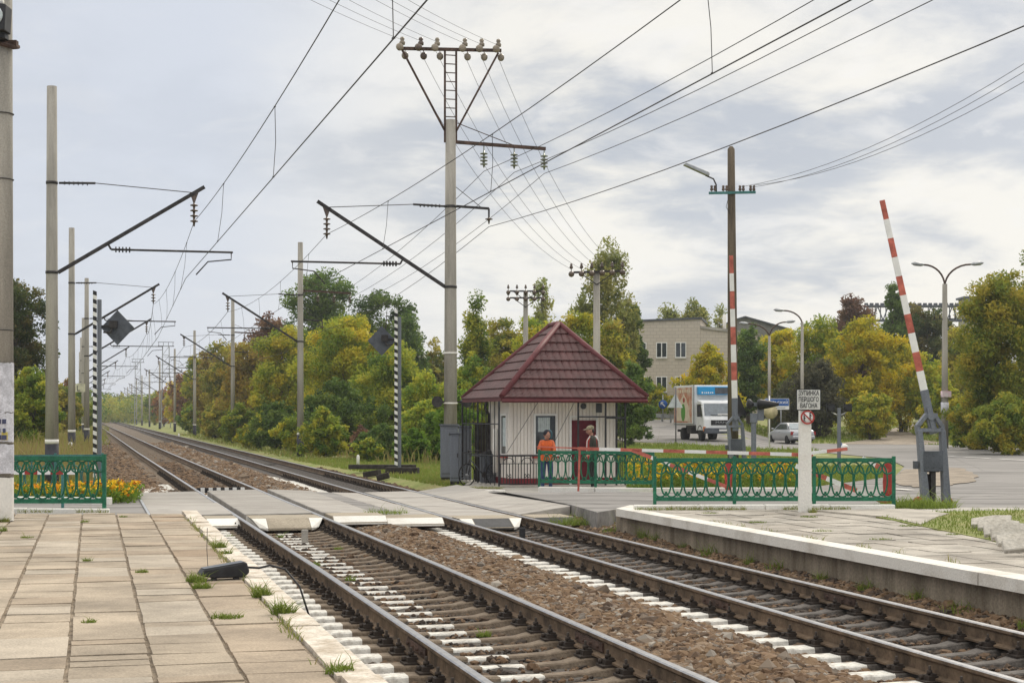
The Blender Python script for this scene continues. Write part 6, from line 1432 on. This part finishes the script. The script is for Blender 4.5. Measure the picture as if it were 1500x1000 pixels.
for a in [
    # (label, u, d, top, width px, kind, shape, group, seed)
    ('tall dark green tree rising behind the yellow ones, the higher half of the pair', 478, 165, 402, 150, 'green', 'round', LINE, 1),
    ('dark green tree to the right of the tallest tree behind the yellow ones', 562, 160, 428, 125, 'green', 'round', LINE, 2),
    ('large yellow green tree directly right of the mast with black base', 515, 118, 462, 150, 'yg', 'round', LINE, 3),
    ('yellow green tree just left of the mast with black base', 425, 138, 478, 120, 'yg', 'round', LINE, 4),
    ('green tree with yellow tips behind the right striped post', 575, 108, 498, 120, 'gy', 'bush', LINE, 5),
    ('dark green bushy tree low between mast and striped post', 495, 100, 560, 130, 'green', 'bush', LINE, 6),
    ('reddish brown crown showing between the yellow trees', 392, 172, 455, 66, 'brown', 'round', LINE, 7),
    ('ochre tree right of the thin second mast', 370, 160, 498, 90, 'ochre', 'round', LINE, 8),
    ('mixed autumn tree over the second mast', 335, 180, 500, 78, 'mixed', 'round', LINE, 9),
    ('brownish tree between the second and third masts', 312, 205, 508, 60, 'ochre', 'round', LINE, 10),
    ('yellowing tree behind the third mast', 290, 240, 518, 55, 'yg', 'round', LINE, 11),
    ('rust coloured tree past the third mast', 268, 290, 545, 36, 'rust', 'round', LINE, 12),
    ('small golden tree far along the line', 256, 320, 556, 34, 'gold', 'round', LINE, 13),
    ('small orange tree far along the line', 240, 360, 566, 30, 'rust', 'round', LINE, 14),
    ('distant green tree near the end of the tree row', 226, 420, 574, 30, 'gy', 'round', LINE, 15),
    ('green tree left of the tall mast above the low bushes', 628, 100, 548, 85, 'gy', 'round', LINE, 16),
    ('sparse green tree with sky showing through, right of the striped post', 596, 150, 462, 60, 'green', 'tall', LINE, 17),
    ('brownish tree left of the tall mast in the distance', 640, 160, 500, 52, 'mixed', 'round', LINE, 18),
    ('bright green bush next to the tall mast and cabinets', 645, 84, 600, 70, 'bright', 'bush', LINE, 19),
    ('bright green bush left of the cabinets', 605, 80, 628, 62, 'bright', 'bush', LINE, 20),
    ('dark green bush behind the right striped post', 560, 86, 622, 80, 'green', 'bush', LINE, 21),
    ('reddish purple bush beside the short dry grass', 528, 88, 622, 34, 'brown', 'bush', LINE, 22),
    ('green bush with yellow leaves right of the mast with black base', 475, 92, 600, 80, 'gy', 'bush', LINE, 23),
    ('dark bush left of the mast with black base', 405, 112, 590, 90, 'green', 'bush', LINE, 24),
    ('yellow bush low beside the second mast', 368, 118, 622, 50, 'yg', 'bush', LINE, 25),
    ('green bush under the ochre tree', 350, 140, 590, 70, 'gy', 'bush', LINE, 26),
    ('bushy brown undergrowth left of the second mast', 315, 165, 590, 56, 'mixed', 'bush', LINE, 27),
    ('low green bush past the third mast', 282, 210, 592, 40, 'gy', 'bush', LINE, 28),
    ('green yellow bush between the two dark bushes near the mast with black base', 447, 104, 600, 84, 'yg', 'bush', LINE, 29),
    ('pale green bush left of the striped post in front of the trees', 540, 82, 640, 46, 'gy', 'bush', LINE, 29),
    ('broad green bush behind the cabinets left of the tall mast', 625, 88, 585, 90, 'gy', 'bush', LINE, 29),
    ('yellow bush in front of the ochre tree at the second mast', 395, 126, 598, 60, 'yg', 'bush', LINE, 29),
    # behind the hut
    ('slender yellow green tree right of the tall mast', 697, 112, 440, 50, 'gy', 'tall', BACK, 30),
    ('green bushy tree between tall mast and hut roof', 690, 92, 515, 85, 'gy', 'bush', BACK, 31),
    ('brownish autumn tree over the left roof slope', 735, 120, 462, 78, 'mixed', 'round', BACK, 32),
    ('small golden bush glowing above the left roof slope', 742, 88, 512, 30, 'gold', 'bush', BACK, 33),
    ('thin birch with bare twigs above the thin double pole', 797, 150, 402, 46, 'birch', 'thin', BACK, 34),
    ('yellow tree directly behind the roof peak', 785, 112, 455, 80, 'yg', 'round', BACK, 35),
    ('tall pale birch right behind the pole with six insulators', 888, 130, 360, 98, 'birch', 'birch', BACK, 36),
    ('dark green conical tree at the right side of the tall birch', 926, 132, 428, 46, 'green', 'cone', BACK, 37),
    ('yellow green tree behind the right roof slope', 845, 102, 455, 95, 'yg', 'round', BACK, 38),
    ('autumn tree right of the hut roof in front of the building', 900, 100, 470, 80, 'mixed', 'round', BACK, 39),
    ('dark green bush at the right end of the hut roof', 925, 92, 530, 66, 'green', 'bush', BACK, 40),
    ('yellow bush in front of the brick building by the guard rail', 950, 146, 556, 72, 'yg', 'bush', BACK, 41),
    ('tall green bush left of the hut between cabinets and porch', 668, 78, 565, 66, 'bright', 'bush', BACK, 42),
    # right
    ('golden tree hiding the right part of the brick building', 1037, 128, 506, 92, 'gold', 'bush', ROADS, 50),
    ('dark green tree directly right of the wooden pole', 1097, 135, 470, 50, 'green', 'round', ROADS, 51),
    ('pale poplars over the roof of the brick building, left crown', 982, 185, 442, 52, 'birch', 'tall', ROADS, 52),
    ('pale poplars over the roof of the brick building, middle crown', 1018, 188, 436, 58, 'birch', 'tall', ROADS, 53),
    ('thin sparse tree over the wing of the brick building', 1054, 190, 440, 40, 'birch', 'thin', ROADS, 54),
    ('yellow green tree left of the single armed lamp', 1142, 140, 478, 80, 'gold', 'round', ROADS, 55),
    ('yellow green tree above the white platform sign', 1195, 134, 460, 90, 'yg', 'round', ROADS, 56),
    ('grey olive bush behind the white platform sign', 1195, 122, 522, 104, 'olive', 'bush', ROADS, 57),
    ('broad yellow tree between white sign and raised barrier', 1262, 128, 470, 130, 'gold', 'round', ROADS, 58),
    ('brown leaved tree on the skyline left of the raised barrier', 1248, 185, 434, 80, 'brown', 'round', ROADS, 59),
    ('tall dark green tree behind the raised boom', 1312, 165, 414, 62, 'green', 'cone', ROADS, 60),
    ('green tree left of the twin armed lamp under the crane beam', 1356, 170, 443, 92, 'dark', 'round', ROADS, 61),
    ('yellow tree low behind the raised barrier', 1320, 134, 508, 90, 'gold', 'round', ROADS, 62),
    ('yellow green tree right of the raised barrier', 1358, 128, 520, 70, 'yg', 'round', ROADS, 63),
    ('mixed tree right of the twin armed lamp', 1405, 145, 480, 70, 'mixed', 'round', ROADS, 64),
    ('large walnut tree with yellowing leaves at the right edge', 1462, 86, 392, 130, 'walnut', 'round', ROADS, 65),
    ('second walnut tree partly outside the right edge', 1530, 90, 372, 150, 'walnut', 'round', ROADS, 66),
    ('dense green bush under the walnut tree at the right edge', 1440, 92, 565, 100, 'walnut', 'bush', ROADS, 67),
    ('olive bush at the right edge beside the road', 1510, 88, 540, 90, 'olive', 'bush', ROADS, 68),
    ('dark green bush behind the two black lamp heads', 1275, 118, 570, 76, 'yg', 'bush', ROADS, 69),
    ('dark green bush behind the town sign', 1150, 128, 560, 70, 'dark', 'bush', ROADS, 70),
    ('small green bush behind the truck', 1075, 136, 545, 60, 'gy', 'bush', ROADS, 71),
    ('broad leafy bush hiding the trunk of the walnut tree at the right edge', 1470, 80, 575, 120, 'walnut', 'bush', ROADS, 72),
    ('yellow green bush between twin armed lamp and walnut tree', 1412, 98, 590, 50, 'gy', 'bush', ROADS, 73),
    ('yellow bush left of the walnut tree behind the lamp post', 1385, 118, 555, 64, 'yg', 'bush', ROADS, 74),
    # left
    ('big dark tree at the left edge behind the near pole', 22, 105, 398, 96, 'dark', 'round', LEFT, 80),
    ('yellow green bush at the left edge beneath the dark tree', 44, 92, 540, 100, 'gy', 'bush', LEFT, 81),
    ('dark tree partly outside the left edge', -40, 110, 380, 110, 'dark', 'round', LEFT, 82),
    ('autumn bush between the two thick left masts', 92, 150, 560, 60, 'mixed', 'bush', LEFT, 83),
    ('green bush right of the second left mast', 118, 180, 570, 40, 'gy', 'bush', LEFT, 84),
    ('rust brown bush far left of the rails', 100, 220, 555, 40, 'rust', 'bush', LEFT, 85),
]:
    lab, u, d, top, w, kind, shape, grp, sd = a
    tree(lab, u, d, top, w, kind, shape, 'bush' if shape == 'bush' else 'tree', 'bush' if shape == 'bush' else 'tree', grp, sd % 4)
# far wood at the end of the line, one mass
r = np.random.default_rng(3); P = []; T = []
for u in np.linspace(150, 232, 34):
    d = r.uniform(480, 640); p = Q(u, d, -.5); hh = (HY-r.uniform(576, 592))*d/F+2
    q = r.normal(size=(420, 3)); q /= np.linalg.norm(q, axis=1)[:, None]; q *= np.array([6.5, 6.5, hh*.55])*r.uniform(.5, 1, (420, 1)); P.append(q+np.array([p.x, p.y, hh*.5])); T.append(np.full(420, r.uniform(.1, .9)))
for u in np.concatenate([np.linspace(-140, 128, 26), np.linspace(650, 1620, 70)]):
    d = r.uniform(230, 330) if u > 600 else r.uniform(330, 450); p = Q(u, d); p.z = terr(p.x, p.y); hh = (HY-r.uniform(545, 585))*d/F+2-p.z
    hh = max(hh, 3); q = r.normal(size=(420, 3)); q /= np.linalg.norm(q, axis=1)[:, None]; q *= np.array([5.5, 5.5, hh*.55])*r.uniform(.5, 1, (420, 1)); P.append(q+np.array([p.x, p.y, p.z+hh*.5])); T.append(np.full(420, r.uniform(.1, .9)))
P = np.concatenate(P); T = np.concatenate(T); V, Fq = leaf_quads(P, .5, .55, r); T = np.clip(T+r.normal(0, .1, len(P)), 0, 1)
tag(obj_from('far_wood', np_mesh('far_wood', V, Fq, LM_['gy'], np.repeat(T, 4))), 'hazy green and yellow wood closing the view at the far end', 'wood', kind='stuff')
# ---------------------------------------------------------------- grass, flowers, weeds
def blades(pts, h, w, r, lean=.5, hz=.35):
    n = len(pts); a = r.uniform(0, 6.283, n); hh = h*np.exp(r.normal(0, hz, n)); dx = np.stack([np.cos(a), np.sin(a), np.zeros(n)], 1)
    le = r.normal(0, lean, (n, 3))*hh[:, None]; le[:, 2] = 0; up = np.zeros((n, 3)); up[:, 2] = hh
    m = pts+up*.55+le*.3; t = pts+up+le
    V = np.stack([pts-dx*w, pts+dx*w, m+dx*w*.7, m-dx*w*.7, t], 1).reshape(-1, 3); b = np.arange(n)[:, None]*5
    return V, np.concatenate([b+[0, 1, 2], b+[0, 2, 3], b+[3, 2, 4]]), n
M_gb = attr_mat('grass blades', [(0, (.27, .20, .09)), (.25, (.28, .25, .08)), (.5, (.20, .235, .045)), (.8, (.15, .21, .035)), (1, (.22, .28, .05))], .85, .3)
def in_poly(x, y, poly):
    c = False; n = len(poly)
    for i in range(n):
        x1, y1 = poly[i][0], poly[i][1]; x2, y2 = poly[i-1][0], poly[i-1][1]
        if (y1 > y) != (y2 > y) and x < (x2-x1)*(y-y1)/(y2-y1)+x1: c = not c
    return c
pad_p = [(p.x, p.y) for p in pad]; road_p = [(p.x, p.y) for p in road_poly]; path_p = [(p.x, p.y) for p in px([(1215, 651), (1300, 641), (1292, 633), (1330, 622), (1350, 621), (1330, 632), (1352, 645), (1400, 651), (1330, 652)])]; isl_p = [(p.x, p.y) for p in px(isl)]
def scatter(n, u0, u1, d0, d1, r, skip=True, xmin=None, bias=1.):
    out = []
    for _ in range(n):
        d = d0+(d1-d0)*r.random()**bias; u = r.uniform(u0, u1); p = Q(u, d)
        if xmin is not None and p.x < xmin: continue
        if skip and (in_poly(p.x, p.y, road_p) or in_poly(p.x, p.y, pad_p) or in_poly(p.x, p.y, path_p) or in_poly(p.x, p.y, isl_p)): continue
        out.append((p.x, p.y, terr(p.x, p.y)-.01))
    return np.array(out)
VV, FF, TT, off = [], [], [], 0
def addb(pts, h, w, t0, t1, lean=.5):
    global off
    if len(pts) == 0: return
    V, f, n = blades(pts, h, w, rng, lean); VV.append(V); FF.append(f+off); off += len(V)
    pt = np.array([noise.noise(Vector((p[0]*.35, p[1]*.35, 0))) for p in pts]); TT.append(np.repeat(np.clip(t0+(t1-t0)*rng.random(n)+pt*.35, 0, 1), 5))
addb(scatter(42000, 430, 700, 44.5, 90, rng, True, 10.3, 1.3), .10, .016, .3, .95)
addb(scatter(12000, 180, 470, 88, 210, rng, True, 10.4), .22, .03, .15, .8)
addb(scatter(9000, 240, 640, 76, 200, rng, True, 13.5), .55, .03, .0, .45, .25)
addb(scatter(26000, 905, 1300, 44, 62, rng, True), .10, .02, .5, 1)
addb(scatter(14000, 905, 1190, 62, 95, rng, True), .15, .028, .5, 1)
addb(scatter(22000, 1080, 1640, 84, 150, rng, True), .18, .035, .5, 1)
addb(scatter(9000, -60, 150, 37.5, 75, rng, False), .14, .02, .35, .9)
addb(scatter(9000, -80, 140, 52, 130, rng, False), .6, .03, .0, .35, .25)
addb(scatter(5000, 60, 160, 110, 330, rng, False), .5, .06, .1, .6, .25)
V = np.concatenate(VV); f = np.concatenate(FF); T = np.concatenate(TT)
tag(obj_from('grass', np_mesh('grass', V, f, M_gb, T)), 'green and dry grass growing on the verges beside rails and roads', 'grass', kind='stuff')
# lawn grass and platform-edge weeds at the right
def poly_scatter(poly, n, r):
    xs_ = [p[0] for p in poly]; ys_ = [p[1] for p in poly]; out = []
    for _ in range(n):
        x, y = r.uniform(min(xs_), max(xs_)), r.uniform(min(ys_), max(ys_))
        if in_poly(x, y, poly): out.append((x, y))
    return out
strip_p = [(p.x, p.y) for p in strip]; lp = [(x, y, .16) for x, y in poly_scatter([(p.x, p.y) for p in lawn], 16000, rng) if not in_poly(x, y, strip_p)]
V, f, n = blades(np.array(lp), .05, .008, rng); T = np.clip(.55+.3*rng.random(n)+np.array([noise.noise(Vector((p[0]*.9, p[1]*.9, 0))) for p in lp])*.7, 0, 1)
tag(obj_from('lawn_grass', np_mesh('lawn_grass', V, f, M_gb, np.repeat(T, 5))), 'patchy short grass behind the right platform', 'grass', kind='stuff')
def weed(lab, p, rad, h, n, t0=.55, grp=None, name='weed', w=.005):
    h *= .8 if name == 'weed' else 1
    a = rng.uniform(0, 6.283, n); q = rad*rng.random(n)**.6; pts = np.stack([q*np.cos(a), q*np.sin(a)*.8, np.zeros(n)], 1)
    V, f, n = blades(pts, h, w, rng, .75, .4); T = np.clip(t0+.4*rng.random(n), 0, 1)
    tag(obj_from(name, np_mesh(name, V, f, M_gb, np.repeat(T, 5)), None, p), lab, 'weed', grp)
PW = 'weeds on the left platform'
def on_pl(u, v, z=PLZ): return G(u, v, z)
for lab, u, v, rad, h, n in [
    ('bushy green weed at the left end of the black speaker box', 288, 852, .10, .07, 260), ('leafy green weed below the black speaker box', 296, 862, .09, .06, 220),
    ('green weed on the white edge between speaker box and crossing', 321, 803, .08, .08, 220), ('small weed at the foot of the white edge just above the speaker box', 331, 812, .06, .06, 120),
    ('green weed at the white edge below the speaker box', 384, 874, .09, .09, 240), ('tall straggly weed at the white edge lower down', 415, 900, .09, .10, 240),
    ('flat green weed between speaker box and bottom edge', 333, 905, .13, .035, 240), ('tiny weed in the middle paving joint', 128, 822, .05, .035, 70),
    ('small weed far back in the left paving joint', 40, 788, .09, .03, 110), ('small weed at the far end of the middle joint', 124, 765, .07, .03, 90),
    ('small weed in the paving joint left of the speaker box', 208, 838, .07, .03, 90), ('weed in the middle joint near the bottom', 131, 911, .06, .025, 70),
    ('small weed at the far end of the right joint', 181, 757, .07, .025, 80), ('dry weed on the white edge near the bottom', 497, 985, .10, .06, 160), ('tiny weed beside the near concrete pole', 3, 778, .08, .06, 100)]:
    weed(lab, on_pl(u, v), rad, h, n, .5, PW)
weed('bright green grass clump around the foot of the raised barrier', G(1345, 748, .06), .75, .14, 2600, .72, None, 'grass_clump', .01)
weed('grass tuft in the gap between deck and ramp slabs', Vector((5.6, 31.75, -.06)), .45, .07, 300, .7, None, 'grass_clump')
for k in range(15):
    y = 11.5+k*1.25+random.uniform(-.4, .4); weed('green weed growing at the foot of the right platform wall, %s from the near end' % ['first', 'second', 'third', 'fourth', 'fifth', 'sixth', 'seventh', 'eighth', 'ninth', 'tenth', 'eleventh', 'twelfth', 'thirteenth', 'fourteenth', 'last'][k], Vector((9.44, y, -.33)), .10+.2*random.random(), .09+.1*random.random(), 120, .55, 'weeds along the right platform wall')
for k, (u, v) in enumerate([(1040, 752), (1110, 765), (1185, 757), (1255, 752), (1300, 757), (1330, 770), (1400, 783), (1205, 778), (1290, 790), (1090, 742)]):
    weed('flat weed in the joints of the right platform, %s of ten' % ['first', 'second', 'third', 'fourth', 'fifth', 'sixth', 'seventh', 'eighth', 'ninth', 'tenth'][k] if False else 'flat green weed in the paving joints of the right platform', G(u, v, PZ), .16, .02, 150, .5, 'flat weeds on the right platform')
for k, (x, y) in enumerate([(3.62, 15.2), (3.2, 20.8), (3.75, 25.6), (3.15, 28.5), (3.05, 23.0), (2.3, 28.6)]):
    weed('little green weed growing among the sleepers of the nearer track', Vector((x, y, -.25)), .07, .05, 90, .7, 'weeds among the sleepers')
weed('clump of green weeds on the gravel at the right platform corner', Vector((9.3, 31.0, -.28)), .6, .11, 700, .6, None, 'grass_clump')
# grass and dry stalks added for contact shadow along kerbs, walls, post feet
P = []
def along(a, b, z, n, w=.07):
    a, b = Vector(a), Vector(b); sd = (b-a).normalized().cross(Vector((0, 0, 1)))
    for _ in range(n):
        f = rng.random(); q = a.lerp(b, f)
        if noise.noise(Vector((q.x*1.3, q.y*1.3, 7))) < -.02: continue
        q = q+sd*rng.normal(0, w); P.append((q.x, q.y, z))
along(Q(930, 29.75), Q(1300, 29.85), .15, 1500); along(Q(960, 30.35), Q(1305, 30.4), .12, 700, .04); along(Q(1160, 28.9), Q(1198, 28.9), .15, 500, .06)
along(Q(-60, 27.35), Q(158, 27.2), .25, 500, .04); along(Q(690, 44.6), Q(735, 44.4), hz, 500, .12); along(Q(645, 51), Q(690, 49), -.16, 900, .2)
along(Q(-6, 24.75), Q(14, 24.8), .25, 200, .03); along(Q(1190, 40.9), Q(1310, 40.9), -.03, 600, .2); along(Q(1325, 33.8), Q(1400, 33.8), .06, 500, .2); along((PLX-.27, 10, 0), (PLX-.25, 26, 0), .25, 700, .03)
along((PX+.36, 12, 0), (PX+.36, 28, 0), PZ, 500, .02)
V, f, n = blades(np.array(P), .05, .0045, rng, .8)
tag(obj_from('contact_shade_grass', np_mesh('contact_shade_grass', V, f, M_gb, np.repeat(np.clip(.15+.6*rng.random(n), 0, 1), 5))), 'scruffy short grass added for contact shadow along kerbs, posts and platform edges', 'grass', kind='stuff')
# flower beds
M_fl = attr_mat('flower heads', [(0, (.60, .20, .01)), (.3, (.74, .42, .015)), (1, (.80, .58, .03))], .8)
def flower_bed(lab, poly, n, z, h, r, nl):
    pts = np.array([(x, y, z) for x, y in poly_scatter(poly, nl, r)]); k = len(pts)
    P = np.repeat(pts, 5, 0); P = P+np.stack([r.normal(0, .06, 5*k), r.normal(0, .06, 5*k), h*r.uniform(.05, .95, 5*k)], 1)
    V, Fq = leaf_quads(P, .4, .045, r); T = np.clip(.5+r.normal(0, .25, 5*k), 0, 1)
    fl = np.array([(x, y, z+h*r.uniform(.45, 1.12)) for x, y in poly_scatter(poly, n, r)]); fl = fl+0; m = len(fl)
    V2, F2 = leaf_quads(np.repeat(fl, 3, 0), .5, .042, r); T2 = np.repeat(r.random(m), 3)
    V2 = V2.reshape(-1, 4, 3); c = V2.mean(1, keepdims=True); V2 = (c+(V2-c)*np.array([1.3, 1.3, 1.3])).reshape(-1, 3)
    Vv, ff, _ = blades(pts, h*.8, .008, r, .2)
    t = thing('flower_bed', lab, 'flower bed', (0, 0, 0)); t.location = (poly[0][0], poly[0][1], z); o = np.array([poly[0][0], poly[0][1], z])
    tag(obj_from('foliage', np_mesh('foliage', V-o, Fq, LM_['bright'], np.repeat(T, 4)), t), kind='stuff')
    tag(obj_from('blossom', np_mesh('blossom', V2-o, F2, M_fl, np.repeat(T2, 4)), t), kind='stuff')
    tag(obj_from('stem', np_mesh('stem', Vv-o, ff, M_gb, np.full(len(Vv), .7)), t), kind='stuff')
qp = lambda L_: [(Q(u, d).x, Q(u, d).y) for u, d in L_]
flower_bed('orange and yellow flower bed beside the left green railing', qp([(-60, 36.2), (-60, 35.5), (160, 34.8), (200, 35.2), (204, 38.5), (155, 38.5)]), 900, -.02, .34, rng, 1500)
flower_bed('yellow flower bed behind the long right railing', qp([(918, 41.2), (1178, 40.9), (1172, 43.2), (920, 43.6)]), 1000, -.1, .74, rng, 1300)
# ================================================================== AIR
mb = MB(); mb.box((200, 380, 12), (1400, 1500, 31.5)); hz_o = mb.build('haze', MT['black']); tag(hz_o, 'thin pale autumn haze softening far things', 'haze', kind='stuff')
hm = bpy.data.materials.new('haze air'); hm.use_nodes = True; ht = hm.node_tree; ht.nodes.clear()
ho = ht.nodes.new('ShaderNodeOutputMaterial'); hv = ht.nodes.new('ShaderNodeVolumePrincipled'); hv.inputs['Color'].default_value = (.80, .83, .88, 1); hv.inputs['Density'].default_value = .00028
hv.inputs['Anisotropy'].default_value = .2
ht.links.new(hv.outputs[0], ho.inputs['Volume']); hz_o.data.materials.clear(); hz_o.data.materials.append(hm)
